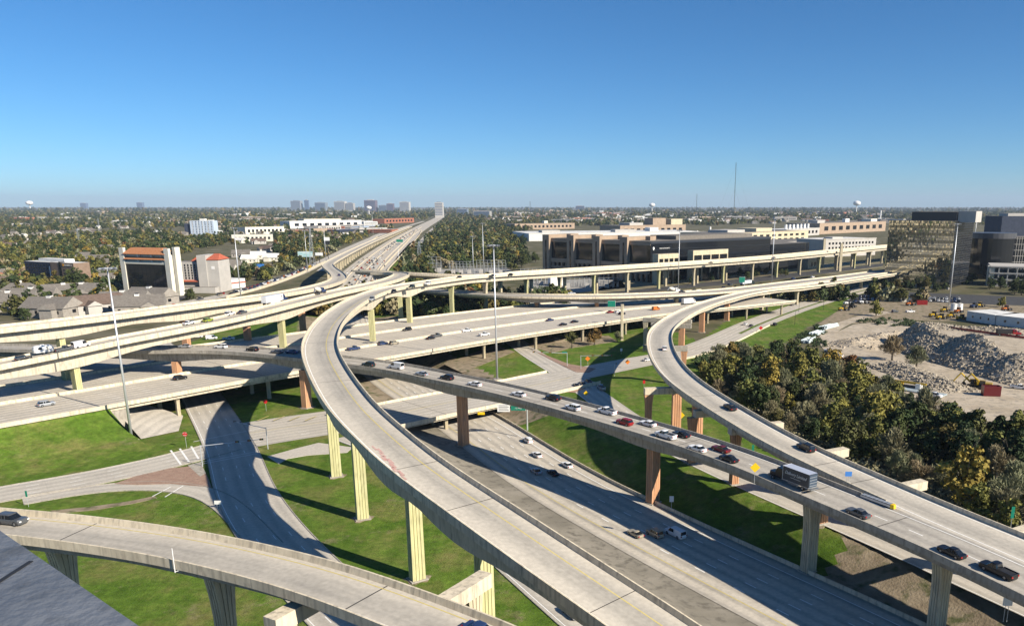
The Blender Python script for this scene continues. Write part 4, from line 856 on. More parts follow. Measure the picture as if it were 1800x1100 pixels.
# low commercial blocks scattered over the plain
br_ = random.Random(31); nb = 0
LOTM = MATS['asphalt']
while nb < 105:
    z_ = br_.random()
    if z_ < .5: x, y = br_.uniform(870, 1555), 370+22*br_.random()
    elif z_ < .8: x, y = br_.uniform(395, 660), 376+34*br_.random()
    else: x, y = br_.uniform(0, 400), 374+30*br_.random()
    p = P(x, y, 0)
    if abs(p.x-(-350-(p.y-1430)*.17)) < 110: continue
    s_ = 1+max(0, p.y-1800)/3500; W_, D_, h_ = br_.uniform(30, 95)*s_, br_.uniform(20, 45)*s_, br_.uniform(6, 13)*s_**.5; hue = br_.randrange(4)
    t = thing('low_building', p, '%s low flat building %s' % (('white', 'tan', 'grey', 'brick red')[hue], FZ(x, y)), 'building', 'low flat buildings over the plain', br_.uniform(-.7, .7))
    HP.append((p.x+W_*.5, p.y, W_*.55)); boxp(t, 'wall', 0, W_, 0, D_, 0, h_, (SIDING, TANB, LGREY, BRICKR)[hue], br_.choice((ROOFW, ROOFW, ROOFG)))
    boxp(t, 'roof_unit', W_*.3, W_*.4, D_*.4, D_*.6, h_, h_*1.25, LGREY); boxp(t, 'forecourt', -W_*.1, W_*1.1, -D_*1.2, -.3, -.3, .06, LOTM); boxp(t, 'window_band', W_*.05, W_*.95, -.12, -.02, h_*.35, h_*.6, GLASSD); nb += 1
# ------------------------------------------------------------------ vegetation
def foliage(name, stops, dark=.55):
    m, n, b = new_mat(name); L = n.links.new
    oi = nd(n, 'ShaderNodeObjectInfo'); rp = nd(n, 'ShaderNodeValToRGB'); el = rp.color_ramp.elements
    el[0].position = stops[0][0]; el[0].color = rgba(stops[0][1]); el[1].position = stops[-1][0]; el[1].color = rgba(stops[-1][1])
    for p, c in stops[1:-1]: e = el.new(p); e.color = rgba(c)
    rp.color_ramp.interpolation = 'LINEAR'; L(oi.outputs['Random'], rp.inputs[0])
    ge = nd(n, 'ShaderNodeNewGeometry'); nz = nd(n, 'ShaderNodeTexNoise'); nz.inputs['Scale'].default_value = .35; nz.inputs['Detail'].default_value = 5; L(ge.outputs['Position'], nz.inputs['Vector'])
    mr = nd(n, 'ShaderNodeMapRange'); mr.inputs[1].default_value = .3; mr.inputs[2].default_value = .7; mr.inputs[3].default_value = dark; mr.inputs[4].default_value = 1.35; L(nz.outputs[0], mr.inputs[0])
    mx = nd(n, 'ShaderNodeMix', data_type='RGBA', blend_type='MULTIPLY'); mx.inputs[0].default_value = 1; L(rp.outputs[0], mx.inputs[6]); L(mr.outputs[0], mx.inputs[7])
    L(mx.outputs[2], b.inputs['Base Color']); b.inputs['Roughness'].default_value = .75; b.inputs['Specular IOR Level'].default_value = .25
    return m
LEAF = foliage('leaves', [(0, (0.035, 0.058, 0.016)), (.35, (0.055, 0.073, 0.020)), (.6, (0.080, 0.086, 0.025)), (.86, (0.111, 0.098, 0.029)), (.97, (0.169, 0.120, 0.030)), (1, (0.169, 0.078, 0.028))])
LEAFD = foliage('evergreen leaves', [(0, (0.026, 0.046, 0.014)), (.5, (0.039, 0.060, 0.019)), (.85, (0.065, 0.077, 0.025)), (1, (0.130, 0.102, 0.028))])
LEAFO = foliage('olive autumn leaves', [(0, (0.125, 0.136, 0.034)), (.5, (0.177, 0.172, 0.041)), (.85, (0.241, 0.207, 0.044)), (1, (0.319, 0.220, 0.044))])
LEAFG = foliage('thin grey green leaves', [(0, (0.176, 0.187, 0.099)), (.5, (0.221, 0.226, 0.124)), (1, (0.277, 0.212, 0.124))])
BARK = noisy('bark', (.055, .045, .036), (.11, .095, .078), .8, .95)
def crown_mesh(name, seed, hgt, wid, n, leaf, mat, lobes=9, low=.22, thin=False):
    """a crown about hgt high and wid wide made of leaf-sized faces spread over and through several lobes"""
    g = np.random.default_rng(seed); L = []; lobes = int(lobes*1.7); lean = g.uniform(-.08, .08, 2)*wid
    for k in range(lobes):
        a = g.uniform(0, 2*np.pi); zz = g.uniform(.12, .95); env = np.sin(np.pi*min(1, .18+.82*zz)**.8)**.6; rr = g.uniform(.05, .46)*wid*env
        sz = g.uniform(.09, .20)*wid*(1.35-.6*zz)
        L.append((rr*np.cos(a)+lean[0]*zz, rr*np.sin(a)+lean[1]*zz, hgt*(low+(1-low)*zz*g.uniform(.85, 1.08)), sz, sz*g.uniform(.6, 1.15)))
    L.append((0, 0, hgt*.5, wid*.26, hgt*.30))
    L = np.array(L); wts = L[:, 3]**1.7; idx = g.choice(len(L), n, p=wts/wts.sum()); q = L[idx]
    d = g.normal(size=(n, 3)); d /= np.linalg.norm(d, axis=1)[:, None]; d[:, 2] = np.where(d[:, 2] < -.6, -d[:, 2], d[:, 2])
    rad = np.where(g.random(n) < .82, g.uniform(.5, 1.0, n)**.55, g.uniform(.9, 1.4, n))
    c = np.stack([q[:, 0]+d[:, 0]*q[:, 3]*rad, q[:, 1]+d[:, 1]*q[:, 3]*rad, np.maximum(.3, q[:, 2]+d[:, 2]*q[:, 4]*rad)], 1)
    if thin:
        ax = c-np.array([0, 0, hgt*.25]); ax /= np.linalg.norm(ax, axis=1)[:, None]; u = ax+g.normal(size=(n, 3))*.45; u /= np.linalg.norm(u, axis=1)[:, None]
        nn = np.cross(u, g.normal(size=(n, 3))); nn /= np.linalg.norm(nn, axis=1)[:, None]
    else:
        nn = d*.8+g.normal(size=(n, 3))*.5; nn /= np.linalg.norm(nn, axis=1)[:, None]
        u = np.cross(nn, g.normal(size=(n, 3))); u /= np.linalg.norm(u, axis=1)[:, None]
    v = np.cross(nn, u)
    s = leaf*(g.uniform(.45, 1.5, n)[:, None]); asp = .10 if thin else .72
    V = np.stack([c-u*s-v*s*asp*.6, c+u*s*.9-v*s*asp, c+u*s+v*s*asp*.7, c-u*s*.8+v*s*asp], 1).reshape(-1, 3)
    me = bpy.data.meshes.new(name); me.from_pydata(V.tolist(), [], np.arange(4*n).reshape(-1, 4).tolist()); me.materials.append(mat); me.update()
    return me
def trunk_mesh(seed, hgt, wid):
    rr = random.Random(seed); mb = MB(); r0 = wid*.035+.08
    mb.tube((0, 0, -.6), (rr.uniform(-.2, .2), rr.uniform(-.2, .2), hgt*.38), r0, r0*.7, BARK, 7)
    for k in range(6):
        a = rr.uniform(0, 6.28); z = hgt*rr.uniform(.28, .42); mb.tube((0, 0, z), (math.cos(a)*wid*.3, math.sin(a)*wid*.3, hgt*rr.uniform(.55, .85)), r0*.5, r0*.12, BARK, 5)
    return mb
TK = []
for k, (hh, ww, n, lf, mt, lb, lo, th) in enumerate(((10,10,2000,.33,LEAF,10,.16,False),(11,9,2000,.33,LEAF,9,.18,False),(8.5,10,2000,.33,LEAFD,10,.12,False),(12,10,2000,.33,LEAFD,11,.15,False),(9.5,9,2000,.33,LEAFO,10,.15,False),(11,10,2000,.33,LEAFO,11,.18,False),(10,9,2600,.62,LEAFG,13,.12,True),(8,9,2300,.55,LEAFG,12,.10,True))):
    TK.append((crown_mesh('crown', 40+k, hh, ww, n, lf, mt, lb, lo, th), trunk_mesh(k, hh, ww), hh))
TM = {}
def place_tree(k, loc, s, label, group, rz, sz=1.0, name='tree'):
    t = thing(name, loc, label, 'tree', group, rz); t.scale = (s, s, s*sz)
    share(TK[k][0], 'crown', t)
    if k not in TM: TM[k] = TK[k][1].build('trunk', t, local=True)
    else: share(TM[k], 'trunk', t)
    return t
KIND = ('rounded green', 'tall green', 'low dark evergreen', 'tall dark evergreen', 'olive yellow', 'tall olive autumn', 'grey half bare', 'low grey half bare')
tr = random.Random(5)
def scatter(px, gap, n, kinds, label, group, smin=.8, smax=1.3, tries=9000, avoid=None):
    poly = [P(x, y, 0) for x, y in px]; x0, x1 = min(p.x for p in poly), max(p.x for p in poly); y0, y1 = min(p.y for p in poly), max(p.y for p in poly); got = []
    def zone(x, y): return ('left', 'middle', 'right')[min(2, int(3*(x-x0)/(x1-x0+1)))]+' '+('front', 'centre', 'back')[min(2, int(3*(y-y0)/(y1-y0+1)))]
    for _ in range(tries):
        if len(got) >= n: break
        x, y = tr.uniform(x0, x1), tr.uniform(y0, y1)
        if not inpoly(x, y, poly) or any((x-a)**2+(y-b)**2 < gap*gap for a, b in got): continue
        if avoid and avoid(x, y): continue
        got.append((x, y)); k = tr.choice(kinds)
        place_tree(k, (x, y, min(0, zg(x, y))), tr.uniform(smin, smax), label % KIND[k]+', '+zone(x, y), group, tr.uniform(0, 6.28), tr.uniform(.85, 1.15))
    return got
def off_roads(x, y):
    for path, hw in ((F3, 10), (F4, 13), (R6, 4)):
        for q in path[::2]:
            if (q[0]-x)**2+(q[1]-y)**2 < hw*hw: return True
    return False
wood = [(1232,674),(1262,648),(1325,636),(1390,640),(1440,656),(1500,680),(1590,716),(1690,758),(1790,785),(1880,830),(1960,930),(1960,1000),(1840,960),(1740,918),(1620,868),(1540,838),(1450,800),(1370,768),(1310,738),(1262,706)]
creek = scatter(wood, 5.6, 185, (0,1,3,4,4,5,5,6,6,6,7,7), '%s tree in the creek wood right of the curved flyover', 'trees of the creek wood', .65, 1.35, avoid=off_roads)
left1 = scatter([(-40,580),(-40,515),(30,505),(60,512),(120,505),(200,515),(240,528),(205,545),(150,560),(60,572)], 10, 26, (0,2,3,3,2,4), '%s tree among the townhouses at the left edge', 'trees among the left townhouses', .9, 1.35)
left2 = scatter([(-20,500),(20,490),(150,500),(200,500),(205,470),(150,452),(60,455),(-20,470)], 11, 20, (0,2,3,4,5), '%s tree beside the brown hotel', 'trees around the brown hotel', 1.0, 1.5)
for x, y, k, s, lab in ((140,512,3,1.7,'big dark evergreen right of the brown hotel'),(158,513,0,1.2,'yellow green tree against the big evergreen'),(100,504,4,1.1,'yellow tree below the brown hotel'),(334,527,2,1.1,'dark round tree below the grey hotel'),(1005,612,1,.85,'lone tree on the lawn by the right junction, left one'),(1045,606,0,.95,'lone tree on the lawn by the right junction, right one'),(1540,555,4,1.1,'yellow tree in the construction yard'),(1085,600,6,.6,'thin shrub tree at the end of the junction lawn'),(838,524,0,1.0,'round tree in the grass behind the tall flyover, left one'),(1568,634,6,1.3,'half bare tree in the rubble, left one'),(1610,648,6,1.15,'half bare tree in the rubble, right one'),(1762,540,4,.8,'yellow shrub behind the site trailers')):
    p = P(x, y, 0); place_tree(k, (p.x, p.y, 0), s, lab, 'single trees', tr.uniform(0, 6))
mid = scatter([(700,500),(720,470),(748,440),(790,420),(860,415),(930,430),(950,470),(925,485),(880,470),(800,455),(740,485)], 13, 36, (0,1,2,3,3,5), '%s tree in the grove left of the tan campus', 'trees of the grove by the campus', 1.1, 1.7)
offc = scatter([(1670,500),(1735,512),(1800,520),(1850,535),(1850,500),(1740,508),(1690,490)], 9, 20, (2,3,3,2,0), '%s tree at the foot of the mirror office', 'trees round the mirror office', .9, 1.3)
offc2 = scatter([(1552,497),(1666,506),(1664,516),(1545,505)], 9, 16, (2,3,2,0), '%s tree in the row before the mirror office', 'tree row before the mirror office', .7, 1.0)
hot = scatter([(330,540),(345,522),(400,508),(470,490),(540,462),(590,436),(560,432),(480,470),(430,490),(380,500)], 11, 26, (0,2,3,1,4), '%s tree between the grey hotel and the queue road', 'trees along the queue road', .9, 1.3)
cam_t = scatter([(1148,506),(1200,501),(1290,494),(1430,482),(1430,474),(1290,487),(1200,496)], 10, 16, (2,3,0), '%s tree in front of the black glass office', 'trees before the black office', .6, 1.0)
# everything farther away, past the first three hundred: one woodland object of instanced crowns
src = bpy.data.collections.new('woodland source')
for k, (hh, ww, n, lf, mt) in enumerate(((11,12,260,.95,LEAF),(10,13,260,.95,LEAFD),(12,11,260,.95,LEAF),(10,12,240,.95,LEAFO),(11,12,260,.95,LEAFD),(10,11,240,1.0,LEAFG))):
    o = bpy.data.objects.new('woodland crown', crown_mesh('woodland crown', 90+k, hh, ww, n, lf, mt, 7, .05)); src.objects.link(o)
EXCL = [[P(x, y, 0) for x, y in q] for q in (
    [(905,480),(930,404),(1000,398),(1270,396),(1560,385),(1740,398),(1900,410),(1900,560),(1540,520),(900,530)],
    [(205,530),(215,500),(330,500),(440,495),(440,520),(300,545)], [(40,500),(48,478),(140,478),(140,506)], [(330,416),(336,404),(380,404),(380,416)],
    [(505,405),(510,392),(640,390),(735,386),(740,396),(680,402),(600,416)], [(425,417),(430,405),(500,402),(500,416)], [(400,428),(405,419),(485,418),(485,428)],
    [(395,512),(468,494),(525,471),(570,450),(608,431),(655,411),(720,394),(775,378),(790,378),(770,400),(740,430),(700,470),(690,510),(560,540),(200,590),(-300,640),(-300,600),(200,550)],
    [(430,478),(440,466),(500,462),(490,478)], [(750,490),(750,472),(880,470),(980,490),(980,500),(800,500)])]
pts = []; at_s = []; wr = np.random.default_rng(3)
hpn = np.array(HP)
def woods(n, y0, y1, base, spread):
    got = 0
    while got < n:
        Y = math.exp(wr.uniform(math.log(y0), math.log(y1))); X = Y*wr.uniform(-.80, .62)
        if Y < 1300 and X > -.02*Y and Y < 640: continue
        if any(inpoly(X, Y, q) for q in EXCL): got += .15; continue
        dens = mnoise.noise((X/(90+Y*.06), Y/(140+Y*.1), 3.1))
        if dens < -.22 and Y < 5000: got += .3; continue
        if hpn is not None and (((hpn[:, 0]-X)**2+((hpn[:, 1]-hpn[:, 2]*.5-Y)*.6)**2) < hpn[:, 2]**2).any(): got += .2; continue
        pts.append((X, Y, 0)); at_s.append(base*wr.uniform(1-spread, 1+spread)); got += 1
woods(1500, 560, 1200, 1.0, .3); woods(3600, 1150, 2600, 1.1, .3); woods(5200, 2500, 5200, 1.35, .3); woods(5200, 5000, 11000, 2.0, .35); woods(2600, 10000, 24000, 3.4, .35)
me = bpy.data.meshes.new('far_woodland'); me.from_pydata(pts, [], []); at = me.attributes.new('size', 'FLOAT', 'POINT'); at.data.foreach_set('value', at_s)
fw = bpy.data.objects.new('far_woodland', me); COL.objects.link(fw); tag(fw, 'autumn woodland and suburb trees reaching to the horizon', kind='stuff')
ng = bpy.data.node_groups.new('woodland', 'GeometryNodeTree'); ng.interface.new_socket('Geometry', in_out='INPUT', socket_type='NodeSocketGeometry'); ng.interface.new_socket('Geometry', in_out='OUTPUT', socket_type='NodeSocketGeometry')
gi = ng.nodes.new('NodeGroupInput'); go = ng.nodes.new('NodeGroupOutput'); ip = ng.nodes.new('GeometryNodeInstanceOnPoints'); ci = ng.nodes.new('GeometryNodeCollectionInfo'); ci.inputs['Collection'].default_value = src
ci.inputs['Separate Children'].default_value = True; ci.inputs['Reset Children'].default_value = True; ip.inputs['Pick Instance'].default_value = True
na = ng.nodes.new('GeometryNodeInputNamedAttribute'); na.data_type = 'FLOAT'; na.inputs['Name'].default_value = 'size'; rv = ng.nodes.new('FunctionNodeRandomValue'); rv.data_type = 'FLOAT_VECTOR'
rv.inputs[0].default_value = (0, 0, 0); rv.inputs[1].default_value = (0, 0, 6.283)
lk = ng.links.new; lk(gi.outputs[0], ip.inputs['Points']); lk(ci.outputs[0], ip.inputs['Instance']); lk(na.outputs['Attribute'], ip.inputs['Scale']); lk(rv.outputs[0], ip.inputs['Rotation']); lk(ip.outputs[0], go.inputs[0])
md_ = fw.modifiers.new('instances', 'NODES'); md_.node_group = ng
# low scrub under the creek wood and along fences
def scrub(name, label, areas, seed, mat, leaf=.4):
    g = random.Random(seed); V = []
    for px, n, hgt in areas:
        poly = [P(x, y, 0) for x, y in px]; x0, x1 = min(p.x for p in poly), max(p.x for p in poly); y0, y1 = min(p.y for p in poly), max(p.y for p in poly); k = 0
        while k < n:
            x, y = g.uniform(x0, x1), g.uniform(y0, y1)
            if not inpoly(x, y, poly) or off_roads(x, y): k += .1; continue
            k += 1; z = zg(x, y) if y < 600 else 0; hh = hgt*g.uniform(.5, 1.2)
            for _ in range(26):
                c = Vector((x+g.gauss(0, hgt*.4), y+g.gauss(0, hgt*.4), z+hh*g.random()**.7)); u = Vector((g.gauss(0, 1), g.gauss(0, 1), g.gauss(0, 1))).normalized(); v = u.orthogonal().normalized()*leaf*g.uniform(.5, 1); u = u*leaf*g.uniform(.5, 1)
                V += [c-u-v, c+u-v, c+u+v, c-u+v]
    me = bpy.data.meshes.new(name); me.from_pydata([tuple(p) for p in V], [], [tuple(range(i, i+4)) for i in range(0, len(V), 4)]); me.materials.append(mat)
    o = bpy.data.objects.new(name, me); COL.objects.link(o); tag(o, label, kind='stuff')
scrub('undergrowth', 'tangled scrub under the creek wood', ((wood, 1500, 2.6),), 1, LEAFG, .38)
scrub('brush', 'dark weedy brush along the site fence and behind the viaducts', (([(1500,566),(1560,560),(1640,570),(1640,576),(1560,574)], 60, 2.0), ([(1400,592),(1440,572),(1452,580),(1450,610),(1430,610)], 60, 1.6), ([(1215,640),(1238,622),(1310,585),(1310,600),(1240,650)], 70, 2.0), ([(900,515),(960,505),(985,508),(985,522),(920,520)], 60, 3.0), ([(780,525),(850,515),(900,520),(860,530)], 40, 3.0)), 2, LEAFD, .45)
# ------------------------------------------------------------------ vehicles
PAINT = {k: plain('paint '+k, c, .28, .0 if k in ('white', 'cream') else .25, .6) for k, c in dict(white=(.74,.74,.73), black=(.012,.012,.014), silver=(.36,.38,.40), grey=(.10,.105,.11), blue=(.03,.055,.14), red=(.30,.018,.018), darkred=(.13,.014,.016), green=(.02,.035,.03), lime=(.34,.42,.05), beige=(.40,.35,.26), orange=(.60,.17,.03), yellow=(.62,.40,.03), cream=(.66,.62,.52)).items()}
CARGL = plain('car glass', (.010, .012, .015), .06, 0, .8); TYRE = plain('tyre rubber', (.015, .015, .016), .85); RIM = plain('wheel rim', (.30, .31, .32), .35, .7)
TAIL = plain('tail lamp red', (.35, .01, .01), .3); LAMPW = plain('head lamp', (.75, .75, .72), .15); TRIM = plain('black trim', (.02, .02, .021), .6)
def ring_xy(x0, x1, w, z, c=.25, n=None):
    """rounded rectangle in plan"""
    return [(x0+c, -w, z), (x1-c, -w, z), (x1, -w+c*1.3, z), (x1, w-c*1.3, z), (x1-c, w, z), (x0+c, w, z), (x0, w-c*1.3, z), (x0, -w+c*1.3, z)]
CARS = {}
def car_kind(kind):
    if kind in CARS: return CARS[kind]
    L, w, sh, ht = dict(sedan=(4.8,.92,.88,1.45), suv=(4.75,.96,1.02,1.74), pickup=(5.9,1.0,1.08,1.86), van=(5.6,1.0,1.15,2.25), hatch=(4.2,.90,.92,1.52), coupe=(4.5,.92,.80,1.30), camper=(5.9,1.0,1.08,2.0))[kind]
    a = L/2; b = MB(); g = MB(); parts = []
    rings = [ring_xy(-a*.97, a*.97, w*.93, .22), ring_xy(-a, a, w, .45), ring_xy(-a*.995, a*.985, w, sh*.80), ring_xy(-a*.97, a*.93, w*.95, sh)]
    if kind in ('pickup',):
        b.loft(rings, 'P'); cb, cf, tb, tf = -.35, 1.75, -.15, .95
        b.box(-a*.95, -.45, -w*.80, w*.80, sh-.02, sh+.015, TRIM)
        for y0, y1 in ((-w*.97, -w*.82), (w*.82, w*.97)): b.box(-a*.97, -.4, y0, y1, sh-.02, sh+.16, 'P')
        b.box(-a*.985, -a*.94, -w*.95, w*.95, sh-.05, sh+.16, 'P')
    elif kind == 'van': b.loft(rings, 'P'); cb, cf, tb, tf = -a*.97, 2.1, -a*.95, 1.05
    elif kind == 'camper': b.loft(rings, 'P'); cb, cf, tb, tf = -a*.96, 1.75, -a*.93, .95
    else:
        b.loft(rings, 'P'); cb, cf, tb, tf = dict(sedan=(-1.75,1.05,-1.0,.30), suv=(-2.25,1.15,-1.95,.45), hatch=(-1.95,1.1,-1.5,.35), coupe=(-1.7,.95,-.8,.15))[kind]
    tw = w*(.74 if kind in ('sedan', 'hatch', 'coupe') else .82)
    zt = ht-.10
    g.loft([ring_xy(cb, cf, w*.90, sh-.02, .15), ring_xy(tb, tf, tw, zt, .15)], CARGL)
    b.loft([ring_xy(tb-.06, tf+.10, tw+.025, zt-.02, .2), ring_xy(tb, tf, tw-.02, zt+.06, .2), ring_xy(tb+.25, tf-.25, tw-.18, ht, .2)], 'P')
    for xp in ((cb+tb)/2*.5+(cf+tf)/2*.5-.1,) if kind not in ('suv', 'van', 'camper') else ((cb+cf)/2+.2, cb*.45+cf*.05):
        for s_ in (-1, 1): b.loft([[(xp-.07+dx, s_*(w*.905), sh-.02) for dx in (0, .14)]+[(xp+.07, s_*(w*.86), sh-.02), (xp-.07, s_*w*.86, sh-.02)], [(xp-.07, s_*(tw+.012), zt), (xp+.07, s_*(tw+.012), zt), (xp+.07, s_*(tw-.05), zt), (xp-.07, s_*(tw-.05), zt)]], 'P')
    if kind in ('van', 'camper'):
        for s_ in (-1, 1): b.loft([[(cb+.05, s_*w*.93, sh-.02), (.25 if kind == 'van' else -.5, s_*w*.93, sh-.02), (.25 if kind == 'van' else -.5, s_*w*.85, sh-.02), (cb+.05, s_*w*.85, sh-.02)], [(tb+.02, s_*(tw+.03), zt-.0), (.2 if kind == 'van' else -.55, s_*(tw+.03), zt), (.2 if kind == 'van' else -.55, s_*(tw-.05), zt), (tb+.02, s_*(tw-.05), zt)]], 'P')
    wh = MB(); r_ = .34 if kind in ('sedan', 'hatch', 'coupe') else .39; k = 14
    cir = lambda y, r: [(r*math.cos(t), y, r*math.sin(t)) for t in [2*math.pi*i/k for i in range(k)]]
    wh.loft([cir(-.12, r_*.9), cir(-.10, r_), cir(.10, r_), cir(.12, r_*.9)], TYRE); ri = MB(); ri.loft([cir(-.14, r_*.55), cir(.14, r_*.55)], RIM)
    hl = MB(); hl.box(-.05, .06, -.17, .17, -.09, .09, LAMPW); tl = MB(); tl.box(-.06, .05, -.15, .15, -.12, .12, TAIL)
    wx = a*.60
    CARS[kind] = dict(body=b, glass=g, wheel=wh, rim=ri, head=hl, tail=tl, wx=wx, w=w, r=r_, a=a, sh=sh, me={})
    return CARS[kind]
def meshof(d, key, paint=None):
    kk = (key, paint)
    if kk not in d['me']:
        mb = d[key]; mats = [PAINT[paint] if m == 'P' else m for m in mb.mats]; keep = mb.mats; mb.mats = mats
        o = mb.build(key, None); d['me'][kk] = o.data; bpy.data.objects.remove(o); mb.mats = keep
    return d['me'][kk]
def place_car(kind, col, loc, rz, label, group, sc_=1.1, detail=True, pitch=0.0):
    d = car_kind(kind); t = thing('car' if kind not in ('pickup', 'van', 'camper') else {'pickup': 'pickup_truck', 'van': 'van', 'camper': 'pickup_truck'}[kind], loc, label, {'pickup': 'pickup', 'van': 'van', 'camper': 'pickup'}.get(kind, 'car'), group, rz)
    t.rotation_euler = (0, -pitch, rz); t.scale = (sc_,)*3
    share(meshof(d, 'body', col), 'body', t); share(meshof(d, 'glass'), 'window_glass', t)
    if detail:
        for sx in (-1, 1):
            for sy in (-1, 1):
                o = share(meshof(d, 'wheel'), 'wheel', t, (sx*d['wx'], sy*(d['w']-.10), d['r'])); share(meshof(d, 'rim'), 'rim', o)
        for sy in (-1, 1):
            share(meshof(d, 'head'), 'headlight', t, (d['a']-.06, sy*d['w']*.72, d['sh']*.72)); share(meshof(d, 'tail'), 'taillight', t, (-d['a']+.05, sy*d['w']*.78, d['sh']*.80))
    return t
def on_path(path, x, y):
    z = path[len(path)//2][2]; i = 0
    for _ in range(4):
        p = P(x, y, z); i = nearest(path, p.x, p.y); z = path[i][2]
    q = path[i]; p = P(x, y, z); n_ = path[min(i+1, len(path)-1)]; m_ = path[max(i-1, 0)]
    ang = math.atan2(q[4], -q[5]) if False else math.atan2(n_[1]-m_[1], n_[0]-m_[0]); sl = math.atan2(n_[2]-m_[2], math.hypot(n_[0]-m_[0], n_[1]-m_[1]))
    return p, ang, sl
def cars_on(path, dirn, group, rows, lift=.02, sc_=1.1):
    for x, y, kind, col, lab in rows:
        p, a, sl = on_path(path, x, y)
        place_car(kind, col, (p.x, p.y, p.z+lift), a+(math.pi if dirn < 0 else 0), lab, group, sc_, True, sl*dirn)
cars_on(R5, -1, 'cars on the middle flyover', [(648,644,'suv','green','dark green car, first behind the tall flyover on the middle flyover'),(697,648,'van','white','white panel van on the middle flyover'),(742,660,'sedan','silver','silver sedan behind the white panel van'),(786,667,'suv','black','black suv behind the silver sedan on the middle flyover'),(835,678,'sedan','white','white sedan above the first salmon pier of the middle flyover'),(912,696,'sedan','white','white sedan between the pier and the black suv on the middle flyover'),(972,703,'suv','black','black suv in the far lane near the green road sign'),(1007,720,'suv','white','white suv behind the black one on the middle flyover'),(1067,727,'pickup','white','white pickup loaded with gear on the middle flyover'),(1098,746,'suv','red','red suv on the middle flyover'),(1139,748,'sedan','white','white sedan beside the red suv'),(1170,769,'pickup','white','white pickup beside the black sedan, above the second salmon pier'),(1197,767,'sedan','black','black sedan beside the white pickup'),(1226,792,'sedan','white','white sedan left of the dark red one'),(1267,793,'sedan','darkred','dark red sedan on the middle flyover'),(1281,810,'sedan','black','black sedan just below the dark red one'),(1508,906,'sedan','grey','dark grey sedan below the crash cushion'),(1672,975,'sedan','black','black sedan ahead of the black pickup at the lower right'),(1753,1008,'pickup','black','black pickup at the lower right corner'),(326,611,'sedan','silver','silver blue sedan in the shade on the left part of the middle flyover'),(389,612,'suv','white','white suv on the left part of the middle flyover'),(444,617,'suv','black','black suv right of the white one, left of the tall flyover'),(487,621,'sedan','grey','dark sedan entering the shade of the tall flyover'),(513,621,'sedan','blue','dark blue sedan right beside the tall flyover edge')])
cars_on(R6, -1, 'cars on the right curved flyover', [(1168,615,'sedan','white','white sedan in the bend of the right curved flyover'),(1283,719,'sedan','black','black sedan on the right curved flyover'),(1416,791,'suv','black','black suv on the right curved flyover above the grey truck')])
cars_on(M75, 1, 'cars on the sunken highway', [(928,777,'suv','white','white car on the sunken highway, topmost of the near group'),(944,802,'sedan','white','white sedan second from the top on the sunken highway'),(997,820,'sedan','white','white car by the right wall of the sunken highway'),(942,831,'sedan','silver','pale blue car at the shadow edge on the sunken highway'),(972,834,'sedan','black','black car in the shade on the sunken highway'),(1117,941,'coupe','beige','beige sports car in the sunlit lane of the sunken highway'),(1151,941,'suv','beige','beige suv at the shadow edge beside the sports car'),(1187,941,'camper','white','white pickup with a camper shell on the sunken highway')])
cars_on(F2, 1, 'single cars', [(1005,1080,'sedan','white','white sedan on the service road at the bottom edge')])
cars_on(R7, 1, 'cars on the nearest ramp', [(22,920,'suv','grey','dark grey suv on the nearest ramp at the left edge'),(846,1116,'sedan','blue','dark blue car cut off by the bottom edge')], sc_=1.0)
cars_on(R1, -1, 'cars on the tall flyover', [(654,528,'suv','silver','silver suv in the far bend of the tall flyover'),(692,515,'suv','black','black car behind the silver suv on the tall flyover'),(724,506,'suv','green','dark suv third along the tall flyover'),(752,500,'suv','white','white car fourth along the tall flyover'),(807,490,'suv','black','black car left of the middle lamp mast'),(866,486,'sedan','black','dark car beside the middle lamp mast'),(897,484,'sedan','black','dark car right of the middle lamp mast'),(1249,463,'sedan','black','black car on the viaduct before the dark office'),(1360,454,'sedan','blue','blue car on the viaduct beside the thin mast'),(1508,439.5,'sedan','white','white car on the viaduct near the mirror office')])
cars_on(R2, 1, 'cars on the truck flyover', [(404,554,'suv','white','white suv behind the semi-trailer truck'),(426,551,'sedan','grey','grey sedan just behind the semi-trailer truck'),(366,565,'hatch','lime','lime green hatchback on the truck flyover'),(332,570,'sedan','white','white sedan behind the lime hatchback'),(143,610,'van','white','white minivan on the truck flyover near the left pier'),(113,617,'pickup','grey','grey pickup ahead of the white camper trailer'),(42,633,'suv','black','black suv behind the white camper trailer')])
cars_on(RC, 1, 'cars on the left flyover', [(596,485,'sedan','blue','dark blue car in the snaking bend')])
cars_on(IN, 1, 'cars on the nearest interstate deck', [(82,713,'suv','silver','silver suv on the interstate at the left edge'),(317,667,'suv','black','black suv on the interstate left of the tall flyover'),(622,615,'pickup','blue','dark blue pickup on the interstate beside the tall flyover'),(673,606,'suv','blue','dark blue suv on the interstate, left of the beige one'),(693,605,'suv','beige','beige suv on the interstate'),(757,596,'sedan','black','black sedan on the interstate, left of a pair'),(768,592,'pickup','grey','dark grey pickup beside the black sedan'),(820,583,'pickup','white','white pickup on the interstate, left of two'),(851,590,'pickup','white','white pickup on the interstate beside the middle lamp mast'),(967,564,'sedan','blue','dark blue sedan on the interstate right of the lamp mast'),(990,572,'sedan','black','black sedan in the near lane right of the lamp mast'),(1010,567,'sedan','black','black sedan ahead of the other on the interstate'),(1073,550,'sedan','red','red sedan on the interstate'),(1086,550,'hatch','white','white hatchback beside the red sedan'),(1093,553,'suv','black','black suv beside the tan post'),(1153,545,'van','orange','orange and white van on the interstate')])
cars_on(shift(IN, -49), -1, 'cars on the farther interstate decks', [(716,581,'suv','black','black suv on the middle interstate deck'),(277,634,'suv','white','white suv on the middle interstate deck at the left')])
